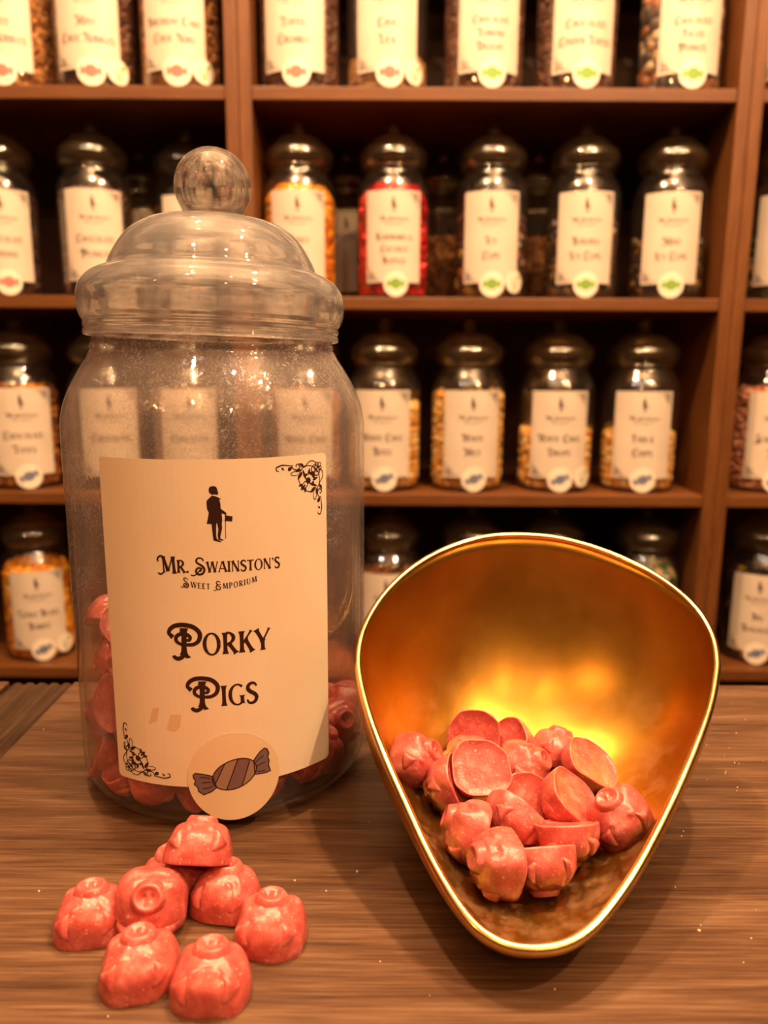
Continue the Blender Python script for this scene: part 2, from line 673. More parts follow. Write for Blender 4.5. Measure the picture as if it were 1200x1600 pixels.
class Art:
    """collects flat coloured shapes, then wraps them round a cylinder (or leaves them flat)"""

    def __init__(self):
        self.v, self.f = [], []

    def poly(self, pts, holes=()):
        loops = [[Vector((x, y, 0)) for x, y in pts]] + [[Vector((x, y, 0)) for x, y in h] for h in holes]
        tris = tessellate_polygon(loops)
        b = len(self.v)
        for l in loops:
            self.v.extend((p.x, p.y) for p in l)
        self.f.extend(tuple(b + i for i in t) for t in tris)

    def ribbon(self, pts, ws):
        n = len(pts)
        b = len(self.v)
        for i, (x, y) in enumerate(pts):
            xa, ya = pts[max(i - 1, 0)]
            xb, yb = pts[min(i + 1, n - 1)]
            dx, dy = xb - xa, yb - ya
            l = math.hypot(dx, dy) or 1
            nx, ny = -dy / l, dx / l
            w = ws[i] / 2
            self.v.append((x + nx * w, y + ny * w))
            self.v.append((x - nx * w, y - ny * w))
        for i in range(n - 1):
            self.f.append((b + 2 * i, b + 2 * i + 1, b + 2 * i + 3, b + 2 * i + 2))

    def disc(self, x, y, rx, ry=None, rot=0, n=20):
        ry = rx if ry is None else ry
        c, s = math.cos(rot), math.sin(rot)
        pts = []
        for k in range(n):
            a = 2 * PI * k / n
            px, py = rx * math.cos(a), ry * math.sin(a)
            pts.append((x + c * px - s * py, y + s * px + c * py))
        b = len(self.v)
        self.v.extend(pts)
        self.f.append(tuple(range(b, b + n)))

    def add(self, other, sc=1.0, dx=0, dy=0, rot=0, flip=False):
        c, s = math.cos(rot), math.sin(rot)
        b = len(self.v)
        for x, y in other.v:
            if flip:
                x, y = y, x
            self.v.append((dx + sc * (c * x - s * y), dy + sc * (s * x + c * y)))
        self.f.extend(tuple(b + i for i in f) for f in other.f)

    def build(self, name, mat, parent, radius, off, tilt=0.0, step=4.0, thick=0.0, smooth=True):
        """radius in mm; off in mm above the glass; sheet gets a thickness"""
        bm = bmesh.new()
        c, s = math.cos(tilt), math.sin(tilt)
        vv = [bm.verts.new((c * x - s * y, s * x + c * y, 0)) for x, y in self.v]
        for f in self.f:
            try:
                bm.faces.new([vv[i] for i in f])
            except ValueError:
                pass
        bmesh.ops.recalc_face_normals(bm, faces=list(bm.faces))
        for f in bm.faces:
            if f.normal.z < 0:
                f.normal_flip()
        xs = [v.co.x for v in bm.verts]
        k0, k1 = math.floor(min(xs) / step), math.ceil(max(xs) / step)
        for k in range(k0, k1 + 1):
            bmesh.ops.bisect_plane(bm, geom=list(bm.verts) + list(bm.edges) + list(bm.faces), dist=1e-5,
                                   plane_co=(k * step + .013, 0, 0), plane_no=(1, 0, 0))
        if thick:
            r = bmesh.ops.extrude_face_region(bm, geom=list(bm.faces))
            for e in r['geom']:
                if isinstance(e, bmesh.types.BMVert):
                    e.co.z += thick
        for v in bm.verts:
            a = v.co.x / radius
            rr = (radius + off + v.co.z) / 1000
            v.co = Vector((rr * math.sin(a), -rr * math.cos(a), v.co.y / 1000))
        me = bm_mesh(name, bm)
        return link(name, me, mat, parent)


def arc(cx, cy, rx, ry, a0, a1, n=18):
    return [(cx + rx * math.cos(R_(a0 + (a1 - a0) * i / n)), cy + ry * math.sin(R_(a0 + (a1 - a0) * i / n))) for i in range(n + 1)]


TH, TN = .17, .085


def stem(x, y0=0., y1=1., w=TH, x1=None):
    x1 = x if x1 is None else x1
    n = 10
    return ([(x + (x1 - x) * i / n, y0 + (y1 - y0) * i / n) for i in range(n + 1)],
            [w * (1 + .75 * abs(2 * i / n - 1) ** 5) for i in range(n + 1)])


def bar(x0, y0, x1, y1, w=TN):
    n = 8
    return ([(x0 + (x1 - x0) * i / n, y0 + (y1 - y0) * i / n) for i in range(n + 1)],
            [w * (1 + .8 * (i / n) ** 4) for i in range(n + 1)])


def bowl(cx, cy, rx, ry, a0, a1, w=TH, thin=TN):
    p = arc(cx, cy, rx, ry, a0, a1)
    ws = []
    for i in range(len(p)):
        a = R_(a0 + (a1 - a0) * i / (len(p) - 1))
        ws.append(thin + (w - thin) * math.cos(a) ** 2)
    return p, ws


def sweep(pts, w0, w1, n=6, ball=0.0):
    p = catmull(pts, n)
    k = len(p) - 1
    ws = [w0 + (w1 - w0) * math.sin(PI * i / k) for i in range(k + 1)]
    return p, ws


GL = {
    'A': (.74, [stem(.04, 0, 1, TN, .34), stem(.68, 0, 1, TH, .38), bar(.16, .33, .56, .33, .07)]),
    'B': (.64, [stem(.15), bowl(.2, .76, .27, .24, -90, 90), bowl(.2, .27, .35, .27, -90, 90)]),
    'C': (.68, [bowl(.4, .5, .33, .5, 48, 312)]),
    'D': (.74, [stem(.15), bowl(.2, .5, .44, .5, -90, 90)]),
    'E': (.58, [stem(.15), bar(.15, .96, .5, .96), bar(.15, .56, .42, .56), bar(.15, .04, .52, .04)]),
    'F': (.55, [stem(.15), bar(.15, .96, .5, .96), bar(.15, .56, .42, .56)]),
    'G': (.74, [bowl(.4, .5, .33, .5, 48, 325), stem(.62, .04, .45, TH)]),
    'H': (.76, [stem(.15), stem(.6), bar(.15, .55, .6, .55, .07)]),
    'I': (.32, [stem(.16)]),
    'J': (.48, [stem(.32, .2, 1), bowl(.16, .2, .16, .2, -180, 0)]),
    'K': (.70, [stem(.15), stem(.18, .42, 1, TN, .58), stem(.62, 0, .62, TH, .3)]),
    'L': (.56, [stem(.15), bar(.15, .04, .52, .06)]),
    'M': (.92, [stem(.1, 0, 1, TN, .17), stem(.45, .1, 1, TH, .18), stem(.45, .1, 1, TN, .74), stem(.82, 0, 1, TH, .75)]),
    'N': (.78, [stem(.12, 0, 1, TN), stem(.64, 0, 1, TH, .12), stem(.64, 0, 1, TN)]),
    'O': (.80, [bowl(.4, .5, .31, .5, 0, 360)]),
    'P': (.62, [stem(.15), bowl(.2, .72, .33, .28, -90, 90)]),
    'Q': (.80, [bowl(.4, .5, .31, .5, 0, 360), bar(.4, .2, .75, -.12, .1)]),
    'R': (.68, [stem(.15), bowl(.2, .74, .31, .26, -90, 90), stem(.62, 0, .5, TH, .3)]),
    'S': (.58, [sweep([(.5, .82), (.42, .95), (.28, .99), (.13, .9), (.1, .72), (.22, .57), (.4, .44), (.49, .28), (.43, .08), (.27, 0), (.12, .05), (.06, .2)], .08, .19)]),
    'T': (.62, [stem(.31), bar(.31, .95, .6, .95), bar(.31, .95, .02, .95)]),
    'U': (.74, [stem(.13, .28, 1, TH), stem(.6, .28, 1, TN), bowl(.365, .3, .235, .3, 180, 360, TH * .8)]),
    'V': (.72, [stem(.36, 0, 1, TH, .06), stem(.36, 0, 1, TN, .66)]),
    'W': (1.0, [stem(.27, 0, 1, TH, .06), stem(.27, 0, 1, TN, .5), stem(.73, 0, 1, TH, .5), stem(.73, 0, 1, TN, .95)]),
    'X': (.68, [stem(.6, 0, 1, TH, .06), stem(.06, 0, 1, TN, .6)]),
    'Y': (.70, [stem(.35, 0, .5, TH), stem(.35, .42, 1, TH, .06), stem(.35, .42, 1, TN, .66)]),
    'Z': (.62, [bar(.56, .96, .08, .96), stem(.08, .02, .98, TH, .54), bar(.08, .04, .58, .06)]),
    '&': (.78, [sweep([(.7, .42), (.58, .14), (.34, .01), (.12, .12), (.14, .36), (.38, .56), (.5, .78), (.38, .98), (.24, .86), (.3, .62), (.5, .3), (.72, .02)], .08, .15)]),
    "'": (.22, [([(.12, 1.0), (.12, .9), (.06, .74)], [.16, .14, .04])]),
    '.': (.26, [([(.12, 0), (.12, .16)], [.16, .16])]),
    ' ': (.34, []),
}
# ornate initials
GL['P*'] = (.98, [
    stem(.47, .06, .90, .155, .50),
    ([(.36, .80), (.44, .83), (.54, .90)], [.02, .10, .03]),
    sweep([(.49, .12), (.43, .02), (.30, -.05), (.19, -.01), (.16, .05)], .10, .13),
    ([(.44, .06), (.56, .02), (.66, .0)], [.05, .12, .03]),
    sweep([(.12, .68), (.05, .72), (.08, .85), (.24, .97), (.50, 1.0), (.78, .93), (.95, .74), (.92, .52), (.76, .40), (.56, .385)], .10, .14),
    sweep([(.56, .385), (.40, .40), (.26, .50), (.27, .64), (.40, .72), (.56, .71), (.67, .62), (.64, .53), (.56, .53)], .08, .12)])
GL['P*'][1].append(([(.06, .70), (.12, .64), (.19, .68)], [.10, .16, .06]))
GL['M*'] = (1.14, [
    stem(.42, .02, 1.0, TN, .36), stem(.66, .12, .98, TH, .38), stem(.66, .12, .98, TN, .94), stem(1.04, -.02, 1, TH, .96),
    sweep([(.40, .98), (.25, 1.02), (.10, .93), (.04, .78), (.09, .68)], .08, .11),
    sweep([(.42, .08), (.32, -.02), (.20, -.08), (.10, -.04), (.08, .02)], .08, .10)])
GL['S*'] = (1.06, [
    sweep([(.90, .86), (.78, 1.02), (.58, 1.06), (.42, .94), (.44, .76), (.62, .62), (.84, .46), (.94, .24), (.84, .0), (.62, -.10), (.44, -.02), (.38, .16), (.48, .34), (.66, .36), (.74, .24), (.66, .14), (.56, .18)], .09, .15),
    sweep([(.88, .42), (.66, .22), (.46, .0), (.26, -.16), (.10, -.16), (.04, -.10)], .07, .09)])
GL['E*'] = (.96, [
    sweep([(.84, .84), (.72, 1.0), (.52, 1.02), (.40, .88), (.44, .70), (.62, .58), (.44, .50), (.36, .28), (.44, .06), (.64, -.02), (.82, .06), (.86, .26), (.74, .38), (.60, .32)], .09, .14),
    sweep([(.62, .58), (.82, .60), (.92, .66)], .07, .09),
    sweep([(.42, .06), (.28, -.10), (.12, -.10), (.05, -.04)], .07, .08)])
GL['C*'] = (.90, [
    bowl(.55, .5, .36, .56, 40, 320),
    sweep([(.82, .86), (.6, .74), (.46, .5), (.5, .26), (.62, .2)], .06, .08),
    sweep([(.30, .06), (.18, -.06), (.08, .0)], .06, .08)])
for ch in 'ABDFGHIJKLNORTUVWYZ':
    w_, st_ = GL[ch]
    GL[ch + '*'] = (w_ + .2, [([(x + .2, y) for x, y in p], ws) for p, ws in st_] +
                    [sweep([(.34, 1.0), (.2, 1.03), (.08, .93), (.05, .8), (.1, .72)], .07, .09)])


def word_art(text, cap, track=.06, initial=1.45, ornate=True, bold=1.0):
    """small capitals with a larger ornate first letter to each word; returns Art and width (baseline 0, starts at x=0)"""
    a = Art()
    x = 0.0
    first = True
    for ch in text:
        if ch == ' ':
            x += .36 * cap
            first = True
            continue
        key, s, dy = ch, cap, 0.0
        if first and ornate and ch.isalpha():
            key = ch + '*' if ch + '*' in GL else ch
            s = cap * initial
            dy = -.18 * (initial - 1) * cap
        first = False if ch.isalpha() else first
        w, st = GL[key]
        g = Art()
        for p, ws in st:
            g.ribbon(p, [q * bold for q in ws])
        a.add(g, s, x, dy)
        x += (w + track) * s
    return a, x - track * cap


def place_word(dst, text, cx, y, cap, maxw=None, rot=0.0, **kw):
    a, w = word_art(text, cap, **kw)
    sc = 1.0 if not maxw or w <= maxw else maxw / w
    dst.add(a, sc, cx - math.cos(rot) * w * sc / 2, y - math.sin(rot) * w * sc / 2, rot)


def gentleman():
    a = Art()
    k = 22.7 / (556 - 100)

    def T(p):
        return [((x - 560) * k, (556 - y) * k) for x, y in p]
    a.poly(T([(510, 130), (515, 112), (530, 102), (550, 100), (568, 107), (577, 122), (580, 145), (587, 152), (582, 158), (583, 168), (572, 172), (550, 166), (536, 172), (528, 166), (513, 152)]))
    a.poly(T([(536, 176), (552, 180), (575, 188), (590, 198), (605, 205), (590, 212), (598, 240), (600, 285), (640, 318), (643, 328), (636, 334), (606, 322), (608, 390), (604, 396), (563, 402), (523, 408), (485, 404), (495, 365), (505, 315), (492, 285), (490, 240), (493, 215), (520, 190)]))
    a.poly(T([(523, 404), (562, 398), (558, 440), (556, 500), (560, 530), (597, 556), (585, 559), (533, 542), (528, 480)]))
    a.poly(T([(566, 398), (604, 394), (604, 450), (588, 515), (590, 530), (616, 542), (600, 547), (572, 536), (568, 500), (575, 455)]))
    a.poly(T([(638, 342), (690, 350), (685, 393), (634, 386)]))
    a.poly(T([(632, 332), (642, 335), (636, 392), (626, 388)]))
    a.ribbon(T([(634, 328), (631, 430), (630, 532)]), [.28, .26, .22])
    return a


def corner_scroll(detail=True):
    """ornament for the upper right corner; the corner itself is (0,0), arms run to -x and -y; unit square"""
    half = Art()

    def C(p, w0, w1, n=5):
        half.ribbon(*sweep([(x - 1, y - 1) for x, y in p], w0, w1, n))

    def leaf(x0, y0, x1, y1, w):
        half.ribbon([(x0 - 1 + (x1 - x0) * t, y0 - 1 + (y1 - y0) * t) for t in (0, .2, .45, .7, 1)], [.008, w * .8, w, w * .7, .006])
    C([(.07, .87), (.03, .88), (.02, .93), (.06, .95), (.14, .97), (.26, .955), (.34, .95)], .012, .024)
    leaf(.12, .93, .17, .875, .035)
    leaf(.24, .87, .33, .93, .07)
    C([(.33, .96), (.34, .90), (.42, .87), (.48, .91), (.45, .97), (.40, .95), (.42, .92)], .012, .022)
    leaf(.56, .93, .47, .98, .05)
    C([(.50, .91), (.60, .93), (.70, 1.0), (.80, .99), (.85, .93)], .012, .018)
    leaf(.54, .86, .62, .66, .045)
    leaf(.50, .87, .40, .83, .045)
    C([(.53, .86), (.45, .86), (.33, .83), (.30, .80), (.35, .77), (.44, .78)], .010, .016)
    leaf(.48, .79, .44, .69, .05)
    leaf(.52, .83, .48, .72, .05)
    C([(.88, .93), (.80, .93), (.74, .88), (.74, .82), (.80, .79), (.84, .83), (.80, .86)], .012, .022)
    leaf(.66, .76, .70, .88, .05)
    leaf(.68, .80, .82, .74, .06)
    leaf(.56, .57, .50, .50, .06)
    leaf(.60, .54, .58, .45, .05)
    C([(.70, .62), (.64, .655), (.56, .63), (.53, .57), (.56, .54)], .010, .018)
    a = Art()
    a.add(half)
    a.add(half, flip=True)
    loop = arc(-.30, -.30, .22, .25, -45, 315, 30)
    c45 = math.cos(PI / 4)
    a.ribbon([(-.31 + (x + .30) * c45 - (y + .30) * c45, -.31 + (x + .30) * c45 + (y + .30) * c45) for x, y in loop], [.016] * 31)
    for k in range(5):
        an = R_(45 + 72 * k)
        px, py = -.115 + .055 * math.cos(an), -.115 + .055 * math.sin(an)
        a.ribbon(arc(px, py, .036, .036, 0, 360, 10), [.016] * 11)
    a.disc(-.115, -.115, .02)
    a.disc(-.34, -.34, .055, n=12)
    a.disc(-.24, -.40, .05, .024, R_(70), 10)
    a.disc(-.40, -.24, .05, .024, R_(20), 10)
    a.disc(-.22, -.22, .05, .02, R_(-45), 10)
    a.disc(-.43, -.43, .03, .02, R_(45), 10)
    return a


# the wrapped sweet printed on the round stickers, +-1 across the sticker


def wrapped_sweet():
    S = 480.0
    cx, cy = 565, 560

    def T(p):
        return [((x - cx) / S, -(y - cy) / S) for x, y in p]
    w1 = [(765, 385), (800, 330), (830, 290), (875, 255), (905, 270), (928, 320), (918, 370), (935, 405), (930, 460), (958, 535), (905, 548), (785, 552)]
    w2 = [(335, 548), (240, 528), (150, 522), (130, 545), (135, 580), (160, 605), (145, 650), (185, 685), (195, 730), (250, 768), (330, 730), (385, 682)]
    ex, ey, ea, eb, rot = 567, 530, 242, 165, R_(24)

    def ell(k):
        return [((ex + k * ea * math.cos(t) * math.cos(rot) + k * eb * math.sin(t) * math.sin(rot) - 0),
                 (ey - k * ea * math.cos(t) * math.sin(rot) + k * eb * math.sin(t) * math.cos(rot))) for t in [2 * PI * i / 48 for i in range(48)]]

    def clip(poly, A, B, keep):
        out = []

        def side(p):
            return ((B[0] - A[0]) * (p[1] - A[1]) - (B[1] - A[1]) * (p[0] - A[0])) * keep
        for i in range(len(poly)):
            p, q = poly[i], poly[(i + 1) % len(poly)]
            sp, sq = side(p), side(q)
            if sp >= 0:
                out.append(p)
            if (sp > 0) != (sq > 0):
                t = sp / (sp - sq)
                out.append((p[0] + (q[0] - p[0]) * t, p[1] + (q[1] - p[1]) * t))
        return out
    lines = [((460, 400), (368, 640)), ((595, 355), (490, 705)), ((722, 380), (652, 672))]
    e = ell(1.0)
    bands = [clip(e, *lines[0], 1), clip(clip(e, *lines[0], -1), *lines[1], 1), clip(clip(e, *lines[1], -1), *lines[2], 1), clip(e, *lines[2], -1)]
    mauve, taupe, wrap, ink = Art(), Art(), Art(), Art()
    for i, b in enumerate(bands):
        if len(b) > 2:
            (mauve if i % 2 == 0 else taupe).poly(T(b))
    wrap.poly(T(w1))
    wrap.poly(T(w2))

    def outline(p, w, closed=True):
        q = T(p)
        if closed:
            q = q + [q[0], q[1]]
        ink.ribbon(q, [w] * len(q))
    outline(e, .026)
    outline(w1, .026)
    outline(w2, .026)
    for A, B in lines:
        outline([A, B], .024, False)
    for l in ([(870, 345), (820, 375), (790, 410)], [(890, 420), (840, 435), (805, 460)], [(895, 515), (850, 522), (810, 520)],
              [(200, 568), (260, 565), (315, 580)], [(228, 630), (270, 622), (320, 618)], [(240, 695), (290, 690), (335, 665)]):
        outline(l, .02, False)
    return mauve, taupe, wrap, ink


def rounded_rect(x0, x1, y0, y1, r, n=6):
    p = []
    for cx, cy, a in ((x1 - r, y1 - r, 0), (x0 + r, y1 - r, 90), (x0 + r, y0 + r, 180), (x1 - r, y0 + r, 270)):
        p += [(cx + r * math.cos(R_(a + 90 * i / n)), cy + r * math.sin(R_(a + 90 * i / n))) for i in range(n + 1)]
    return p


def sheet(pts):
    """a label sheet as one face (cut into columns when wrapped)"""
    a = Art()
    a.v = list(pts)
    a.f = [tuple(range(len(pts)))]
    return a


SCROLL = corner_scroll()
GENT = gentleman()
SWEET_ART = wrapped_sweet()
LY = 92.4          # height of the label's middle above the jar's foot, mm


def label_sheet():
    return sheet(rounded_rect(-50, 50, -70, 70, 2.2))


def shop_head(dst_text):
    """shop heading in the label's own coordinates"""
    x = -24.5
    for word, init in (('MR.', 'M*'), ("SWAINSTON'S", 'S*')):
        a, w = word_art(word, 5.3, track=.03, initial=1.32)
        sc = (13.2 / w) if word == 'MR.' else (36.5 / w)
        dst_text.add(a, sc, x, 24.4, R_(-.6))
        x += 13.6
    # second line on a gentle curve
    txt = 'SWEET EMPORIUM'
    a, w = word_art(txt, 2.9, track=.16, initial=1.45)
    sc = 30.5 / w
    b = Art()
    b.add(a, sc, -w * sc / 2, 0)
    b.v = [(x + .2, 17.2 + y + .009 * x * x) for x, y in b.v]
    dst_text.add(b)


# ------------------------------------------------------------------ the big jar
JX, JY = -.0797, .3685
A0 = math.atan2(-JX, JY)                      # turns the label's middle towards the camera
body_prof = [(0, .004), (.030, .0035), (.048, .0022), (.056, .0004), (.061, .0006), (.0660, .0032), (.0690, .0080), (.07, .015), (.07, .05), (.07, .11), (.07, .164),
             (.0697, .1735), (.0680, .1815), (.0645, .1895), (.0605, .1965), (.0575, .2010), (.0560, .2040), (.0552, .2050), (.0556, .2062), (.0552, .2074), (.0548, .2085), (.0548, .2128)]
inner = [(.0528, .2128), (.0528, .2050), (.0540, .2025), (.0585, .1957), (.0625, .1886), (.0660, .1806), (.0676, .1730), (.0679, .164), (.0679, .11), (.0679, .05), (.0679, .015),
         (.0670, .0095), (.0640, .0058), (.058, .0035), (.048, .0045), (.030, .0056), (0, .0062)]
jar = empty('sweet_jar', (JX, JY, 0), A0)
tag(jar, 'big clear lidded sweet jar with a large cream paper label standing on the counter', 'jar')
link('jar_body', lathe('jar_body', catmull(body_prof, 4) + catmull(inner, 4), 128), M['jar'], jar)
lid_out = [(.0562, .2100), (.0574, .2098), (.0580, .2112), (.0574, .2126), (.0580, .2140), (.0577, .2160), (.0588, .2178), (.0601, .2222), (.0601, .2272), (.0590, .2318), (.0560, .2358), (.0520, .2384), (.0490, .2396), (.0472, .2410),
           (.0458, .2440), (.0432, .2486), (.0400, .2532), (.0355, .2576), (.0300, .2608), (.0230, .2626), (.0160, .2634), (.0128, .2640)]
lid_in = [(.0100, .2622), (.0160, .2610), (.0230, .2600), (.0290, .2580), (.0340, .2548), (.0382, .2506), (.0412, .2462), (.0438, .2414), (.0458, .2386), (.0505, .2364), (.0545, .2334), (.0570, .2300), (.0576, .2250), (.0572, .2200), (.0562, .2170), (.0560, .2140)]
lid = link('lid', lathe('lid', catmull(lid_out, 4) + [(0, .2642), ] + [(0, .2624)] + catmull(lid_in, 4), 128, close=True), M['lid'], jar)
# the lid sits slightly crooked, a little lower on the right
lid.matrix_local = Matrix.Translation((0, 0, .213)) @ Matrix.Rotation(R_(1.4), 4, 'Y') @ Matrix.Translation((0, 0, -.2125))
kn = [(0, .2640), (.0110, .2640), (.0134, .2646), (.0134, .2654), (.0140, .2668)]
for i in range(1, 25):
    a = R_(-38 + (128) * i / 24)
    kn.append((.0172 * math.cos(a), .2770 + .0168 * math.sin(a)))
kn[-1] = (0, .2938)
kin = []
for i in range(0, 25):
    a = R_(90 - 140 * i / 24)
    kin.append((max(.0150 * math.cos(a), 0), .2770 + .0147 * math.sin(a)))
kin[0] = (0, .2917)
kin += [(.006, .2655), (0, .2652)]
link('knob', lathe('knob', kn + kin, 96), M['knob'], lid)

TILT = R_(-.5)
lab = label_sheet()
lab.v = [(x - 2.0, y + LY) for x, y in lab.v]
label_o = lab.build('paper_label', M['paper'], jar, 70.0, .05, 0, 3.0, thick=.12)
T_ = Art()
shop_head(T_)
w1, ww = word_art('PORKY', 8.9, track=.04, initial=1.50)
T_.add(w1, 42.0 / ww, -21.5, -10.8, R_(.2))
w2, ww = word_art('PIGS', 8.9, track=.05, initial=1.50)
T_.add(w2, 29.6 / ww, -14.8, -33.6, R_(.2))
T_.v = [(x - 2.0, y + LY) for x, y in T_.v]
T_.build('lettering', M['ink'], label_o, 70.0, .24, 0, 3.0)
G_ = Art()
G_.add(GENT, 1.0, -2.0, LY + 36.8)
G_.build('gentleman_silhouette', M['ink'], label_o, 70.0, .24, 0, 3.0)
for (dx, dy, rot) in ((48 - 1.2 - 2.0 + 1.0, 67.2, 0), (-48 + 1.0 - 1.6, -67.4, PI)):
    S_ = Art()
    S_.add(SCROLL, 23.5, dx, LY + dy, rot)
    S_.build('corner_scroll', M['ink'], label_o, 70.0, .24, 0, 3.0)
st = Art()
st.poly([(-24, 55), (-19.5, 55.5), (-20, 50), (-22.5, 47.5), (-26, 48.5)])
st.poly([(-32, 57), (-29, 58), (-30, 52), (-34, 50)])
st.build('stain', M['stain'], label_o, 70.0, .22, 0, 3.0)
sp = Art()
rnd = random.Random(3)
for i in range(46):
    c_ = rnd.choice(((44, 79), (42, 70), (40, 64.5), (33, 66)))
    sp.disc(c_[0] + rnd.gauss(0, 2.2), c_[1] + rnd.gauss(0, .7), rnd.uniform(.08, .28), rnd.uniform(.06, .14), rnd.uniform(-.5, .5), 6)
sp.build('dirt_speck', M['stain'], label_o, 70.0, .23, 0, 3.0)
sk = Art()
sk.disc(1.6, 26.2, 19.6, 20.2, 0, 64)
stk = sk.build('round_sticker', M['sticker'], jar, 70.0, .26, 0, 3.0, thick=.06)
for nm, art, mk, off in (('candy_stripe', SWEET_ART[0], 'mauve', .36), ('candy_stripe', SWEET_ART[1], 'taupe', .36), ('candy_wrapper', SWEET_ART[2], 'wrap', .35), ('candy_outline', SWEET_ART[3], 'ink', .40)):
    a_ = Art()
    a_.add(art, 19.0, 1.6, 26.2, R_(-4))
    a_.build(nm, M[mk], stk, 70.0, off, 0, 3.0)

# ------------------------------------------------------------------ the brass scoop
CH = .2
TH_ = R_(11)


def pix_ray(px, py):
    u, v = (px - 600) / 1200, (py - 800) / 1200
    c, s = math.cos(R_(.3)), math.sin(R_(.3))
    u, v = c * u + s * v, -s * u + c * v
    return Vector((u, math.cos(TH_) - v * math.sin(TH_), -math.sin(TH_) - v * math.cos(TH_)))


# rim of the pan: front lip low, back high, narrowing towards the lip (metres)
RIM = [(0.0444, 0.2129, 0.0184), (0.0614, 0.2145, 0.0192), (0.0759, 0.2212, 0.0225), (0.0887, 0.2331, 0.0283), (0.1006, 0.2487, 0.0359), (0.1130, 0.2667, 0.0447), (0.1260, 0.2840, 0.0531), (0.1381, 0.2998, 0.0608), (0.1445, 0.3115, 0.0666)]
K_ = .488
RIM_PX = [(830, 1483), (882, 1476), (922, 1452), (958, 1412), (1000, 1350), (1046, 1262), (1084, 1176), (1108, 1110), (1118, 1062), (1120, 1030), (1112, 992), (1088, 952), (1048, 916), (1000, 886), (940, 860), (880, 843), (830, 837),
          (780, 837), (730, 846), (680, 866), (634, 896), (596, 935), (570, 980), (560, 1020), (562, 1062), (578, 1122), (604, 1190), (636, 1262), (672, 1340), (710, 1406), (746, 1450), (786, 1475)]
RIM = []
for px, py in RIM_PX:
    d = pix_ray(px, py)
    # meet of the view ray with the tilted plane of the pan's rim
    s = (.018 - K_ * .212 - CH) / (d.z - K_ * d.y)
    RIM.append(Vector((0, 0, CH)) + d * s)
RIM = [Vector(p) for p in catmull([tuple(p) for p in RIM], 4, closed=True)]
PC = Vector((.058, .322, 0))
PAN_T = .0011
NT = 28
rings_in, rings_out = [], []
for k in range(NT + 1):
    t = k / NT
    f = math.sin(t * PI / 2) ** .92
    g = (1 - math.cos(t * PI / 2)) ** 1.15
    rin, rout = [], []
    for p in RIM:
        x = PC.x + (p.x - PC.x) * f
        y = PC.y + (p.y - PC.y) * f
        z = .0016 + (p.z - .0016) * g
        rin.append(Vector((x, y, z)))
    rings_in.append(rin)
vs, fs = [tuple(PC + Vector((0, 0, .0016)))], []
n_ = len(RIM)
for r in rings_in[1:]:
    vs += [tuple(p) for p in r]
for i in range(n_):
    fs.append((0, 1 + i, 1 + (i + 1) % n_))
for k in range(NT - 1):
    a, b = 1 + k * n_, 1 + (k + 1) * n_
    for i in range(n_):
        j = (i + 1) % n_
        fs.append((a + i, b + i, b + j, a + j))
pan_me = mesh('pan', vs, fs)
bm = bmesh.new()
bm.from_mesh(pan_me)
bmesh.ops.recalc_face_normals(bm, faces=list(bm.faces))
bm.faces.ensure_lookup_table()
if bm.faces[0].normal.z < 0:
    bmesh.ops.reverse_faces(bm, faces=list(bm.faces))
bm.normal_update()
nin = [v.normal.copy() for v in bm.verts]
nv = len(bm.verts)
bm.free()
vs2 = list(vs) + [tuple(Vector(v) - n * PAN_T) for v, n in zip(vs, nin)]
fs2 = list(fs) + [tuple(nv + i for i in reversed(f)) for f in fs]
e0 = 1 + (NT - 1) * n_
for i in range(n_):
    j = (i + 1) % n_
    fs2.append((e0 + i, nv + e0 + i, nv + e0 + j, e0 + j))
scoop = empty('brass_scoop', (PC.x, PC.y, 0))
tag(scoop, 'golden brass weighing scoop holding pink sweets beside the big jar', 'scoop')


def local(vs, c):
    return [(v[0] - c.x, v[1] - c.y, v[2] - c.z) for v in vs]


link('pan', mesh('pan', local(vs2, PC), fs2), M['brass'], scoop)
# rolled rim
vs, fs = [], []
NR = 10
for i, p in enumerate(RIM):
    tg = (RIM[(i + 1) % n_] - RIM[i - 1]).normalized()
    up = Vector((0, -K_, 1)).normalized()
    sd = tg.cross(up).normalized()
    for k in range(NR):
        a = 2 * PI * k / NR
        vs.append(p + sd * (.0017 * math.cos(a)) + up * (.0015 * math.sin(a)))
for i in range(n_):
    for k in range(NR):
        a, b = i * NR, ((i + 1) % n_) * NR
        fs.append((a + k, a + (k + 1) % NR, b + (k + 1) % NR, b + k))
link('rolled_rim', mesh('rolled_rim', local(vs, PC), fs), M['rim'], scoop)

# ------------------------------------------------------------------ the pig sweets
PA, PB, PH = .0127, .0122, .0144


def sgn_pow(c, e):
    return math.copysign(abs(c) ** e, c)


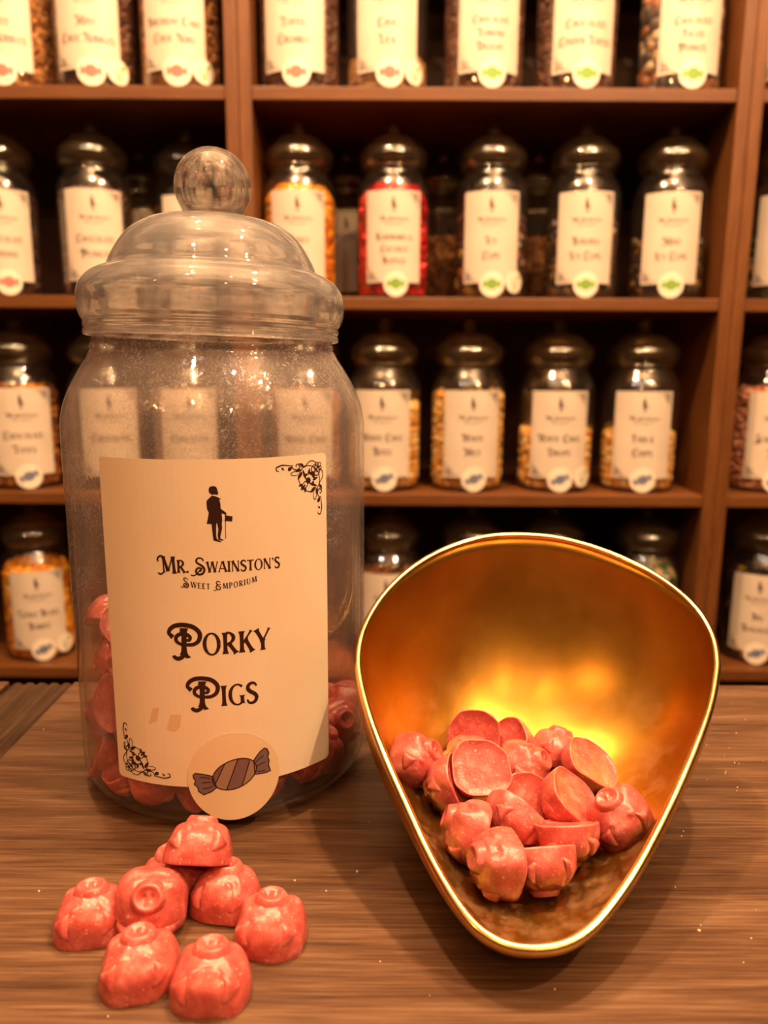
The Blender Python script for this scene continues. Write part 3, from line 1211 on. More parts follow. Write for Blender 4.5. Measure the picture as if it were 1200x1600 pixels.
def pig_point(t, ph, seed=0):
    s = t * PI / 2
    rr = math.sin(s) ** (2 / 2.12)
    zz = math.cos(s) ** (2 / 2.12) if t < 1 else 0.0
    n = 2.6
    c, d = sgn_pow(math.cos(ph), 2 / n), sgn_pow(math.sin(ph), 2 / n)
    w = 1 + .03 * math.sin(2 * ph + seed) * t + .02 * math.sin(3 * ph + 2.1 * seed) * t
    # a little brow towards the ears, a dip behind the snout
    b = .0011 * math.exp(-(((t - .62) / .2) ** 2 + ((math.atan2(math.sin(ph + PI / 2), math.cos(ph + PI / 2))) / .5) ** 2))
    ck = 0
    for sg in (-1, 1):
        dp = math.atan2(math.sin(ph - PI / 2 - sg * 1.1), math.cos(ph - PI / 2 - sg * 1.1))
        ck += .0010 * math.exp(-(((t - .5) / .2) ** 2 + (dp / .45) ** 2))
    dp = math.atan2(math.sin(ph - PI / 2), math.cos(ph - PI / 2))
    ck -= .0009 * math.exp(-(((t - .58) / .07) ** 2 + (dp / .9) ** 2))      # mouth crease under the snout
    for sg in (-1, 1):                                                        # eyes
        dp = math.atan2(math.sin(ph + PI / 2 - sg * .45), math.cos(ph + PI / 2 - sg * .45))
        ck += .0008 * math.exp(-(((t - .40) / .05) ** 2 + (dp / .14) ** 2))
    nz = .00022 * (math.sin(5 * ph + 3 * seed + 4 * t) * math.sin(9 * t + seed) + .7 * math.sin(8 * ph - 2 * seed + 6 * t)) * min(1, t * 2)
    h = 1 + (b + ck + nz) / .0125
    return Vector((PA * rr * c * w * h, PB * rr * d * w * h, PH * zz * h))


def pig_body(seed):
    NTT, NP = 30, 56
    vs, fs = [tuple(pig_point(0, 0, seed))], []
    rings = []
    for k in range(1, NTT + 1):
        rings.append([pig_point(k / NTT, 2 * PI * i / NP, seed) for i in range(NP)])
    last = rings[-1]
    rings.append([Vector((p.x * .995, p.y * .995, -.0006)) for p in last])
    rings.append([Vector((p.x * .965, p.y * .965, -.0008)) for p in last])
    rings.append([Vector((p.x * .93, p.y * .93, -.0003)) for p in last])
    rings.append([Vector((p.x * .6, p.y * .6, .0001)) for p in last])
    for r in rings:
        vs += [tuple(p) for p in r]
    for i in range(NP):
        fs.append((0, 1 + i, 1 + (i + 1) % NP))
    for k in range(len(rings) - 1):
        a, b = 1 + k * NP, 1 + (k + 1) * NP
        for i in range(NP):
            j = (i + 1) % NP
            fs.append((a + i, b + i, b + j, a + j))
    c = len(vs)
    vs.append((0, 0, .0001))
    a = 1 + (len(rings) - 1) * NP
    for i in range(NP):
        fs.append((a + i, c, a + (i + 1) % NP))
    return mesh('body', vs, fs)


def pig_snout():
    p0 = pig_point(.09, PI / 2)
    n = (pig_point(.13, PI / 2) - pig_point(.05, PI / 2)).cross(Vector((-1, 0, 0))).normalized()
    if n.z < 0:
        n = -n
    n = (n + Vector((0, -.05, 0))).normalized()
    ux = Vector((1, 0, 0))
    uy = n.cross(ux).normalized()
    vs, fs = [], []
    NP = 40
    prof = [(0, .0006), (.0006, .0006), (.0013, .0006), (.0020, .0006), (.0028, .0007), (.0034, .0010), (.0039, .0013), (.0043, .0013), (.0048, .0009), (.0053, .0001), (.0058, -.0009), (.0064, -.0020)]
    for k, (r, h) in enumerate(prof):
        if r == 0:
            vs.append(tuple(p0 + n * h))
            continue
        for i in range(NP):
            a = 2 * PI * i / NP
            x, y = r * 1.05 * math.cos(a), r * .95 * math.sin(a)
            dent = sum(.0011 * math.exp(-(((x - sg * .0012) / .0006) ** 2 + (y / .0011) ** 2)) for sg in (-1, 1))
            vs.append(tuple(p0 + ux * x + uy * y + n * (h - dent)))
    for i in range(NP):
        fs.append((0, 1 + i, 1 + (i + 1) % NP))
    for k in range(len(prof) - 2):
        a, b = 1 + k * NP, 1 + (k + 1) * NP
        for i in range(NP):
            j = (i + 1) % NP
            fs.append((a + i, b + i, b + j, a + j))
    return mesh('snout', vs, fs)


def pig_ear(sg):
    """triangular flap lying on the brow, its tip towards the snout"""
    A = (.42, -PI / 2 + sg * .58)
    B = (.86, -PI / 2 + sg * .30)
    C = (.72, -PI / 2 + sg * 1.30)
    NN = 14
    vs, fs, idx = [], [], {}
    for i in range(NN + 1):
        for j in range(NN + 1 - i):
            b, c = i / NN, j / NN
            a = 1 - b - c
            t = a * A[0] + b * B[0] + c * C[0]
            ph = a * A[1] + b * B[1] + c * C[1]
            p = pig_point(t, ph)
            q1, q2 = pig_point(t + .01, ph), pig_point(t, ph + .01)
            n = (q1 - p).cross(q2 - p).normalized()
            if n.dot(p - Vector((0, 0, .004))) < 0:
                n = -n
            e = min(b, c)
            edge = min(a, b, c)
            h = (-.0007 + .0026 * (1 - math.exp(-e / .11))) * (.35 + .65 * max(a, 0.0) ** .6) - .0009 * (1 - min(1, a / .12))
            idx[(i, j)] = len(vs)
            vs.append(tuple(p + n * h))
    for i in range(NN):
        for j in range(NN - i):
            f = (idx[(i, j)], idx[(i + 1, j)], idx[(i, j + 1)])
            fs.append(f if sg > 0 else f[::-1])
            if j < NN - i - 1:
                f = (idx[(i + 1, j)], idx[(i + 1, j + 1)], idx[(i, j + 1)])
                fs.append(f if sg > 0 else f[::-1])
    return mesh('ear', vs, fs)


PIG_BODY = [pig_body(s) for s in (0.3, 1.7, 3.1)]
PIG_SNOUT = pig_snout()
PIG_EAR = [pig_ear(-1), pig_ear(1)]
for m_ in PIG_BODY + [PIG_SNOUT] + PIG_EAR:
    m_.materials.append(M['fondant'])


def pig(loc, quat, label, group, i=0, cat='sweet', sc=1.0):
    r = empty('pig_sweet', loc)
    r.rotation_mode = 'QUATERNION'
    r.rotation_quaternion = quat
    r.scale = (sc, sc, sc)
    tag(r, label, cat, group)
    link('body', PIG_BODY[i % 3], None, r)
    link('snout', PIG_SNOUT, None, r)
    link('ear', PIG_EAR[0], None, r)
    link('ear', PIG_EAR[1], None, r)
    return r


JTURN = 0.0
PAN_SWEETS = [
    ([0.01208, 0.32466, 0.01964, 0.8706, 0.1952, 0.451, -0.0245], 'pink sweet lying leftmost in the scoop, its dome turned right'),
    ([0.04242, 0.33067, 0.01424, 0.8382, -0.3313, -0.4029, -0.1593], 'pink sweet half hidden at the back left of the scoop heap'),
    ([0.04431, 0.34649, 0.02188, 0.5693, -0.813, 0.1001, -0.0701], 'pink sweet peeping up behind the upright flat base in the scoop'),
    ([0.04262, 0.30537, 0.02789, 0.3925, -0.9198, 0.0, -0.0], 'pink sweet in the scoop showing its whole flat base to the front'),
    ([0.0596, 0.34476, 0.01864, 0.444, -0.0936, 0.872, 0.1838], 'pink sweet wedged behind the snout-forward one in the scoop, base edge showing'),
    ([0.06313, 0.32878, 0.01367, 0.8679, 0.273, 0.4144, 0.0207], 'pink sweet in the scoop turned right with its snout in clear view'),
    ([0.08282, 0.34223, 0.01162, 0.9818, -0.1024, 0.1593, 0.0166], 'pink sweet at the back right of the scoop heap, snout upward'),
    ([0.09574, 0.32182, 0.02176, 0.2621, -0.0505, -0.9463, -0.1823], 'pink sweet with flat oval base tilted up, at the back right of the scoop'),
    ([0.08071, 0.29365, 0.02201, 0.3427, -0.0543, -0.9263, -0.1469], 'pink sweet mid scoop, oval base tilted right'),
    ([0.09724, 0.28319, 0.01716, 0.9487, 0.165, -0.2561, 0.0844], 'pink sweet lying alone at the right end of the scoop heap'),
    ([0.03336, 0.30782, 0.01896, 0.5329, -0.0561, -0.8397, -0.0884], 'thin slice of pink sweet below the leftmost sweet in the scoop'),
    ([0.0387, 0.27562, 0.01598, 0.6542, 0.2802, -0.5144, -0.4784], 'pink sweet standing on edge at the left of the scoop heap, snout outward'),
    ([0.0564, 0.28818, 0.01741, 0.3751, 0.006, -0.8551, 0.3579], 'pink sweet leaning as a wedge behind the lowest sweet in the scoop'),
    ([0.06322, 0.29925, 0.01531, 0.2097, -0.0938, -0.8885, -0.3973], 'pink sweet tucked in the centre of the scoop, flat base partly covered'),
    ([0.07297, 0.27612, 0.02027, 0.0249, -0.0046, 0.9719, -0.234], 'pink sweet upside down at the right of the scoop front row, long flat top'),
    ([0.04748, 0.25785, 0.01549, 0.6066, 0.4948, -0.3933, -0.4822], 'lowest pink sweet in the scoop standing on edge'),
    ([0.05973, 0.26102, 0.01897, 0.0218, -0.059, 0.9416, -0.3307], 'pink sweet upside down at the scoop front beside the lowest sweet, ear showing'),
]
PILE_SWEETS = [
    ([-0.10405, 0.24289, 0.0004, 0.9972, -0.0, 0.0, 0.0744], 'pink pig sweet leftmost in the front pile on the counter'),
    ([-0.08311, 0.24566, 0.00804, 0.8827, 0.462, 0.0596, 0.061], 'pink pig sweet tilted forward with its whole round snout in view'),
    ([-0.06967, 0.2593, 0.01542, 0.9632, -0.2578, 0.0429, 0.0628], 'topmost pink pig sweet of the pile, in front of the big jar'),
    ([-0.05837, 0.25479, 0.00055, 0.9948, -0.0249, -0.0025, -0.0986], 'pink pig sweet right of the tilted one in the counter pile'),
    ([-0.03914, 0.23853, 0.0004, 0.9988, -0.0, 0.0, -0.0498], 'rightmost pink pig sweet of the counter pile'),
    ([-0.07984, 0.22032, 0.0004, 0.9972, -0.0, 0.0, 0.0744], 'front left pink pig sweet of the counter pile'),
    ([-0.05501, 0.2149, 0.0004, 1.0, -0.0, 0.0, 0.0], 'nearest pink pig sweet at the front of the counter pile'),
    ([-0.08038, 0.26458, 0.0004, 0.8944, -0.0, 0.0, 0.4472], 'pink pig sweet mostly hidden underneath the counter pile'),
]
JAR_SWEETS = [
    [0.06458, 0.00752, 0.01738, -0.7195, 0.2219, 0.5849, -0.3017],
    [0.05154, 0.02476, 0.01107, -0.7423, -0.0366, 0.267, 0.6134],
    [0.02045, 0.05829, 0.01874, -0.6178, -0.657, 0.3587, 0.2409],
    [-0.02257, 0.05586, 0.01564, 0.8314, 0.5326, -0.0552, -0.1487],
    [-0.03211, 0.01926, 0.01149, 0.8764, -0.0985, -0.2676, -0.3881],
    [-0.05354, 0.00498, 0.01901, 0.244, 0.3715, -0.8816, -0.1589],
    [-0.04655, -0.03469, 0.01925, 0.2035, 0.5159, 0.8173, 0.1563],
    [-0.01969, -0.05771, 0.01767, -0.747, 0.2929, -0.5925, -0.0715],
    [0.01262, -0.04705, 0.01475, -0.877, 0.0013, -0.4633, 0.1273],
    [0.04051, -0.02908, 0.01023, 0.9031, -0.0133, 0.2305, -0.3621],
    [0.02084, -0.00461, 0.01967, -0.3526, 0.8109, -0.1134, 0.4531],
    [-0.03806, 0.00038, 0.01962, 0.0731, -0.7114, 0.3986, -0.5742],
    [-0.00235, -0.03465, 0.01369, 0.9101, -0.2457, 0.3336, 0.0011],
    [0.0361, 0.00294, 0.01928, 0.6304, -0.3985, 0.6611, -0.082],
    [0.03821, 0.04675, 0.01338, 0.7813, 0.386, 0.0874, -0.4826],
    [-0.0053, 0.05912, 0.01994, 0.4021, 0.2452, 0.8598, -0.1974],
    [-0.04721, 0.0461, 0.01813, 0.6682, 0.6118, 0.3408, 0.2511],
    [-0.04854, 0.01427, 0.03005, 0.145, -0.4764, -0.8077, -0.3157],
    [-0.06047, -0.01856, 0.01937, 0.2726, 0.6973, 0.4509, 0.486],
    [-0.03582, -0.04271, 0.01586, 0.5925, 0.5324, 0.1398, 0.5881],
    [0.00446, -0.05075, 0.02244, 0.6444, -0.119, -0.2521, 0.7121],
    [0.0373, -0.03973, 0.01885, 0.14, 0.5554, 0.4999, -0.6497],
    [0.0534, -0.0084, 0.01617, 0.7824, 0.571, 0.0569, 0.242],
    [0.03048, 0.01884, 0.0195, 0.1302, -0.907, -0.1149, 0.3837],
    [-0.01042, 0.02584, 0.01302, 0.5891, 0.3745, 0.0314, 0.7153],
    [-0.0192, -0.01823, 0.01968, -0.4783, 0.4985, 0.6993, -0.1836],
    [0.01971, -0.02087, 0.01414, -0.8573, -0.4339, 0.1135, 0.2527],
    [0.0227, 0.03225, 0.0243, 0.7915, -0.5134, 0.001, 0.3317],
    [-0.00861, 0.03995, 0.02894, -0.0462, -0.6947, 0.2364, 0.6778],
    [-0.0303, 0.02854, 0.03329, 0.6981, -0.6377, -0.2867, 0.1542],
    [-0.05402, 0.00185, 0.02446, 0.829, 0.2056, 0.0379, 0.5187],
    [-0.03863, -0.02877, 0.03388, -0.04, 0.9119, -0.3356, -0.2326],
    [-0.01867, -0.03661, 0.03158, 0.4116, 0.8133, 0.3734, 0.1722],
    [0.01728, -0.05121, 0.02808, -0.8602, -0.3366, -0.2884, -0.252],
    [0.00574, 0.01387, 0.01969, 0.5634, -0.322, 0.7567, 0.0791],
    [-0.00876, 0.00013, 0.01401, -0.3256, 0.1156, 0.4194, 0.8395],
    [-0.00428, -0.00575, 0.01709, -0.2199, -0.1072, -0.6281, 0.7387],
    [0.01851, -0.01774, 0.02611, 0.7355, -0.0906, -0.2424, -0.6261],
    [0.00213, 0.05202, 0.04173, 0.0768, 0.0933, 0.9864, 0.1114],
    [-0.0261, 0.04909, 0.04567, -0.2652, -0.8334, 0.4805, 0.0646],
    [-0.05107, 0.02097, 0.03832, -0.3867, 0.0433, -0.3865, 0.8362],
    [-0.0512, -0.01648, 0.03491, 0.4498, 0.2301, -0.0704, -0.8601],
    [-0.03536, -0.03948, 0.03717, -0.0466, -0.5729, 0.2197, -0.7882],
    [0.00748, -0.0489, 0.0464, -0.3586, 0.4817, 0.6493, -0.4666],
    [-0.0148, 0.00497, 0.0295, -0.6982, 0.4002, 0.3883, -0.449],
    [-0.00744, -0.02267, 0.03504, -0.4119, -0.4117, -0.7057, -0.4036],
    [0.01124, 0.00389, 0.03694, 0.4992, 0.2753, 0.8209, -0.0345],
    [-0.01887, 0.05291, 0.04747, -0.082, -0.5953, -0.075, -0.7957],
    [-0.03466, 0.02757, 0.05487, -0.7015, 0.2751, 0.5684, 0.3303],
    [-0.04707, 0.00334, 0.04786, 0.8669, 0.1642, -0.4673, 0.0562],
    [-0.05064, -0.03759, 0.04999, -0.1474, -0.438, -0.667, -0.5844],
    [-0.01858, -0.0472, 0.04238, -0.0036, 0.0996, -0.3136, 0.9443],
    [-0.00472, 0.02637, 0.04432, 0.1126, 0.3665, 0.7662, -0.5157],
    [-0.02718, -0.01087, 0.04279, -0.7645, 0.292, -0.2672, 0.5088],
    [-0.02442, 0.05087, 0.05987, 0.1374, 0.4096, 0.3108, -0.8466],
    [-0.04921, 0.01249, 0.06655, 0.5466, -0.5116, -0.5746, -0.3307],
    [-0.04752, -0.00948, 0.05935, 0.3385, 0.3897, 0.4456, -0.7314],
    [-0.02747, -0.03876, 0.06709, -0.2341, -0.9418, -0.0404, 0.2379],
    [-0.01572, 0.01121, 0.05613, -0.5838, 0.1871, 0.1768, 0.77],
    [-0.01174, -0.01008, 0.05923, -0.3667, -0.3701, -0.3408, 0.7825],
    [-0.0447, 0.02874, 0.07455, 0.9683, -0.1098, 0.2003, 0.1016],
    [-0.05358, -0.00375, 0.07506, 0.1524, -0.1566, -0.2508, -0.9431],
    [-0.04107, -0.03516, 0.08645, -0.3467, 0.8914, 0.2898, 0.035],
]
for i, (p, l) in enumerate(PAN_SWEETS):
    pig(p[:3], p[3:], l, 'pink sweets heaped in the scoop', i)
for i, (p, l) in enumerate(PILE_SWEETS):
    pig(p[:3], p[3:], l, 'pink sweets piled on the counter', i + 1)
JROT = Matrix.Translation((JX, JY, 0)) @ Matrix.Rotation(A0 + R_(JTURN), 4, 'Z')
for i, p in enumerate(JAR_SWEETS):
    m_ = JROT @ (Matrix.Translation(p[:3]) @ Quaternion(p[3:]).to_matrix().to_4x4())
    pig(m_.translation, m_.to_quaternion(), 'pink pig sweet among those filling the lower part of the big jar', 'pink sweets inside the big jar', i)


# ------------------------------------------------------------------ the jars on the shelves
# one kind of jar, its lid and knob, shared by all the shelf jars
b_out = [(0, .003), (.030, .002), (.048, .0008), (.0540, .0006), (.0580, .0040), (.06, .011), (.06, .05), (.06, .1), (.06, .158), (.0592, .168), (.0560, .178), (.0510, .187), (.0480, .1925), (.0470, .196), (.0470, .2035)]
b_in = [(.0450, .2035), (.0450, .195), (.0462, .1915), (.0494, .1858), (.0543, .1768), (.0574, .1672), (.0581, .158), (.0581, .1), (.0581, .05), (.0581, .012), (.0565, .0065), (.052, .0035), (.03, .0045), (0, .0052)]
BG_BODY = lathe('jar_body', catmull(b_out, 3) + catmull(b_in, 3), 56)
l_out = [(.0480, .2030), (.0500, .2020), (.0520, .2050), (.0548, .2120), (.0556, .2190), (.0540, .2270), (.0490, .2330), (.0440, .2360), (.0410, .2390), (.0370, .2440), (.0300, .2495), (.0210, .2520), (.0100, .2530), (0, .2532)]
l_in = [(0, .2508), (.0100, .2506), (.0200, .2498), (.0285, .2475), (.0350, .2425), (.0390, .2375), (.0425, .2340), (.0475, .2312), (.0518, .2258), (.0532, .2190), (.0524, .2130), (.0500, .2075), (.0480, .2060)]
BG_LID = lathe('lid', catmull(l_out, 3) + catmull(l_in, 3), 56, close=True)
kn = [(0, .2530), (.0095, .2530), (.0105, .2545)] + [(.0128 * math.cos(R_(-40 + 130 * i / 14)), .2635 + .0125 * math.sin(R_(-40 + 130 * i / 14))) for i in range(1, 14)] + [(0, .2760)]
BG_KNOB = lathe('knob', kn, 32)
BG_BODY.materials.append(M['bg_jar'])
BG_LID.materials.append(M['bg_lid'])
BG_KNOB.materials.append(M['bg_lid'])

BR = 60.0
BLY = 93.0
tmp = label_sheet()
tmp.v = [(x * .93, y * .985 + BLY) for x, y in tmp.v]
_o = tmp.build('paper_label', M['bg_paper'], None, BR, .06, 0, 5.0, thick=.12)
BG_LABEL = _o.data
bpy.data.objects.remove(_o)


def bg_disc(x, y, r, mat, off, name):
    a = Art()
    a.disc(x, y, r, r, 0, 32)
    o = a.build(name, mat, None, BR, off, 0, 5.0, thick=.05)
    d = o.data
    bpy.data.objects.remove(o)
    return d


BG_STICKER = bg_disc(4, 22, 20, M['bg_sticker'], .26, 'round_sticker')
BG_VEGAN = bg_disc(43, 26, 17, M['bg_sticker'], .30, 'leaf_sticker')


def small_print(art, mat, off, name):
    o = art.build(name, mat, None, BR, off, 0, 5.0)
    d = o.data
    bpy.data.objects.remove(o)
    return d


CANDY_PRINT = {}
for c_ in ('red_print', 'green_print', 'blue_print'):
    a = Art()
    tl = 22 if c_ == 'blue_print' else 0
    c1, s1 = math.cos(R_(tl)), math.sin(R_(tl))

    def TT(p):
        return [(4 + c1 * x - s1 * y, 22 + s1 * x + c1 * y) for x, y in p]
    a.disc(4, 22, 9.5, 7.5 if tl else 8.5, R_(tl), 28)
    for sg in (-1, 1):
        a.poly(TT([(sg * 8.4, 1.2), (sg * 12, 6), (sg * 15, 5.2), (sg * 14, 2), (sg * 15.5, 0), (sg * 14, -2), (sg * 15, -5.2), (sg * 12, -6), (sg * 8.4, -1.2)]))
    CANDY_PRINT[c_] = small_print(a, M[c_], .38, 'candy_print')
a = Art()
a.ribbon(*sweep([(36, 34), (40, 22), (43, 15), (46, 24), (52, 35)], .8, 2.6))
a.poly([(46, 30), (49, 36), (55, 37), (53, 31)])
LEAF_PRINT = small_print(a, M['green_print'], .42, 'leaf_print')


def on_shelf_label(art):
    art.v = [(x * .93, y * .985 + BLY) for x, y in art.v]
    return art


a = Art()
shop_head(a)
LETTER_PRINT = small_print(on_shelf_label(a), M['bg_ink'], .26, 'shop_lettering')
a = Art()
a.add(GENT, 1.0, 0, 36.8)
GENT_PRINT = small_print(on_shelf_label(a), M['bg_ink'], .26, 'gentleman_silhouette')
SCROLL_PRINT = []
for (dx, dy, rot) in ((47.0, 67.2, 0), (-47.0, -67.2, PI)):
    a = Art()
    a.add(SCROLL, 23.5, dx, dy, rot)
    SCROLL_PRINT.append(small_print(on_shelf_label(a), M['bg_ink'], .26, 'corner_scroll'))


def name_print(lines):
    a = Art()
    ys = {1: (-14,), 2: (-10.8, -33.6), 3: (-5.5, -23.5, -41.5)}[len(lines)]
    cap = 8.9 if len(lines) < 3 else 8.0
    for t, y in zip(lines, ys):
        place_word(a, t, 0, y, cap, maxw=84, bold=1.05, initial=1.4)
    a.v = [(x * .93, y * .985 + BLY) for x, y in a.v]
    return small_print(a, M['bg_ink'], .26, 'name_print')


# ---- loose sweets that fill the jars
PIECE = {}


def unit_piece(kind):
    if kind in PIECE:
        return PIECE[kind]
    bm = bmesh.new()
    if kind in ('nib', 'ball', 'foil', 'pebble', 'drop', 'mouse', 'bean'):
        bmesh.ops.create_icosphere(bm, subdivisions=1 if kind in ('nib', 'foil', 'mouse') else 2, radius=1)
        for v in bm.verts:
            if kind == 'drop':
                v.co.z *= .55
            elif kind == 'mouse':
                v.co.x *= 1.7
                v.co.y *= .75
                v.co.z *= .6
            elif kind == 'bean':
                v.co.x *= 1.5
                v.co.z += .35 * v.co.x * v.co.x - .3
                v.co.y *= .7
                v.co.z *= .8
    elif kind == 'cube':
        bmesh.ops.create_cube(bm, size=1.7)
        bmesh.ops.bevel(bm, geom=list(bm.edges), offset=.2, segments=1, affect='EDGES')
    bm.verts.ensure_lookup_table()
    PIECE[kind] = ([v.co.copy() for v in bm.verts], [tuple(v.index for v in f.verts) for f in bm.faces])
    bm.free()
    return PIECE[kind]


FILL = {}


def fill_mesh(kind, size, height, key, mat, spread=.25):
    k = (kind, size, height, key)
    if k in FILL:
        return FILL[k]
    rnd = random.Random(hash((size, height)) % 1000 + len(key))
    pv, pf = unit_piece(kind)
    vs, fs, at = [], [], []

    def put(p):
        q = Quaternion((rnd.gauss(0, 1), rnd.gauss(0, 1), rnd.gauss(0, 1), rnd.gauss(0, 1))).normalized()
        s = Vector((rnd.uniform(1 - spread, 1 + spread), rnd.uniform(1 - spread, 1 + spread), rnd.uniform(1 - spread, 1 + spread))) * size
        b = len(vs)
        c = rnd.random()
        for v in pv:
            w = p + q @ Vector((v.x * s.x, v.y * s.y, v.z * s.z))
            rr = math.hypot(w.x, w.y)
            if rr > .0575:
                w.x *= .0575 / rr
                w.y *= .0575 / rr
            w.z = max(w.z, .0075)
            if w.z < .016:
                k_ = .0535 / max(.0535, math.hypot(w.x, w.y))
                w.x *= k_
                w.y *= k_
            if w.z > .156:
                k_ = max(.03, .0555 - (w.z - .156) * .6)
                k_ = k_ / max(k_, math.hypot(w.x, w.y))
                w.x *= k_
                w.y *= k_
            vs.append(w)
            at.append(c)
        fs.extend(tuple(b + i for i in f) for f in pf)
    R = .0572 - size * .75
    z = size * .8 + .006
    row = 0
    while z < height:
        n = int(2 * PI * R / (size * 1.55))
        for i in range(n):
            a = 2 * PI * (i + .5 * (row % 2) + rnd.uniform(-.25, .25)) / n
            zz = z + rnd.uniform(-.35, .35) * size
            if zz < height + size * .9 * math.sin(a * 2 + row):
                put(Vector((R * math.cos(a), R * math.sin(a), zz)))
        z += size * 1.35
        row += 1
    for i in range(int(R * R / (size * size) * 1.1)):
        a, r = rnd.uniform(0, 2 * PI), R * math.sqrt(rnd.random())
        put(Vector((r * math.cos(a), r * math.sin(a), height - size * .4)))
    b = len(vs)
    n = 24
    for zz in (.008, height - size * .6):
        for i in range(n):
            vs.append(Vector(((R - size * .3) * math.cos(2 * PI * i / n), (R - size * .3) * math.sin(2 * PI * i / n), zz)))
            at.append(.1)
    for i in range(n):
        j = (i + 1) % n
        fs.append((b + i, b + j, b + n + j, b + n + i))
    fs.append(tuple(range(b + n, b + 2 * n)))
    me = mesh('loose_sweets', vs, fs, kind in ('ball', 'drop', 'pebble', 'mouse', 'bean'))
    att = me.attributes.new('piece', 'FLOAT', 'POINT')
    for i, c in enumerate(at):
        att.data[i].value = c
    me.materials.append(mat)
    FILL[k] = me
    return me


PM = {
    'brown': piece_mat('brown_crumble', [(.40, .16, .04), (.52, .23, .07), (.26, .09, .02), (.64, .32, .11)], .6),
    'dark': piece_mat('dark_chocolate', [(.045, .012, .006), (.07, .022, .010), (.03, .008, .004), (.10, .035, .015)], .35),
    'choc': piece_mat('milk_chocolate', [(.12, .038, .018), (.17, .06, .03), (.09, .028, .013), (.20, .085, .045)], .45),
    'tan': piece_mat('tan_crumb', [(.52, .28, .12), (.60, .36, .17), (.44, .22, .08)], .6),
    'pebble': piece_mat('sugar_pebbles', [(.16, .13, .12), (.55, .34, .20), (.35, .14, .06), (.10, .08, .09), (.62, .48, .34), (.40, .20, .10)], .35),
    'orange': piece_mat('amber_boiled', [(.95, .38, .02), (.85, .28, .01), (1.0, .52, .05), (.70, .18, .008)], .16),
    'red': piece_mat('red_foil', [(.90, .014, .02), (.75, .01, .014), (1.0, .05, .05), (.5, .005, .008)], .2, metal=.4),
    'mixed': piece_mat('dark_wrappers', [(.06, .02, .012), (.04, .02, .015), (.45, .33, .04), (.10, .03, .015), (.05, .05, .03), (.30, .10, .02)], .3),
    'gold': piece_mat('dark_gold_wrappers', [(.05, .018, .010), (.03, .012, .008), (.22, .12, .03), (.07, .025, .012)], .3),
    'cream': piece_mat('white_chocolate', [(.92, .50, .12), (.97, .62, .20), (.84, .40, .07), (1.0, .74, .34)], .4),
    'pink': piece_mat('pink_mice', [(.80, .34, .20), (.86, .44, .28), (.70, .26, .14)], .45),
    'green': piece_mat('green_cream', [(.10, .14, .06), (.16, .20, .09), (.55, .38, .2), (.06, .08, .04)], .35),
    'bananas': piece_mat('dark_with_yellow', [(.03, .010, .006), (.02, .008, .005), (.04, .012, .006), (.75, .40, .06), (.03, .01, .006)], .4),
    'choco_orange': piece_mat('orange_and_brown', [(.55, .18, .02), (.30, .10, .02), (.70, .28, .04), (.18, .06, .02)], .35),
}
K = {  # kind of loose sweet: shape, size, material
    'brown': ('nib', .0065, 'brown'), 'dark': ('ball', .0075, 'dark'), 'choc': ('nib', .0062, 'choc'), 'chocball': ('ball', .0085, 'choc'), 'cube': ('cube', .0075, 'choc'),
    'tan': ('nib', .004, 'tan'), 'pebble': ('pebble', .0105, 'pebble'), 'orange': ('foil', .0085, 'orange'), 'red': ('foil', .0095, 'red'), 'mixed': ('foil', .0105, 'mixed'),
    'gold': ('foil', .0095, 'gold'), 'mouse': ('mouse', .0075, 'cream'), 'drop': ('drop', .0085, 'cream'), 'nibcream': ('nib', .0080, 'cream'), 'pink': ('mouse', .0070, 'pink'),
    'green': ('foil', .010, 'green'), 'bananas': ('bean', .0105, 'bananas'), 'choco_orange': ('nib', .0085, 'choco_orange'),
}
ROWZ = {'A': .5896, 'B': .2974, 'C': -.0044, 'D': -.298}
ROWPY = {'A': 60, 'B': 370, 'C': 680, 'D': 945}
ROWSC = {'A': 1.02, 'B': .955, 'C': 1.02, 'D': .955}
ROWSZ = {'A': 1.0, 'B': .965, 'C': 1.0, 'D': .965}
ROWNAME = {'A': 'jars on the top shelf', 'B': 'jars on the second shelf', 'C': 'jars on the third shelf', 'D': 'jars on the bottom shelf'}


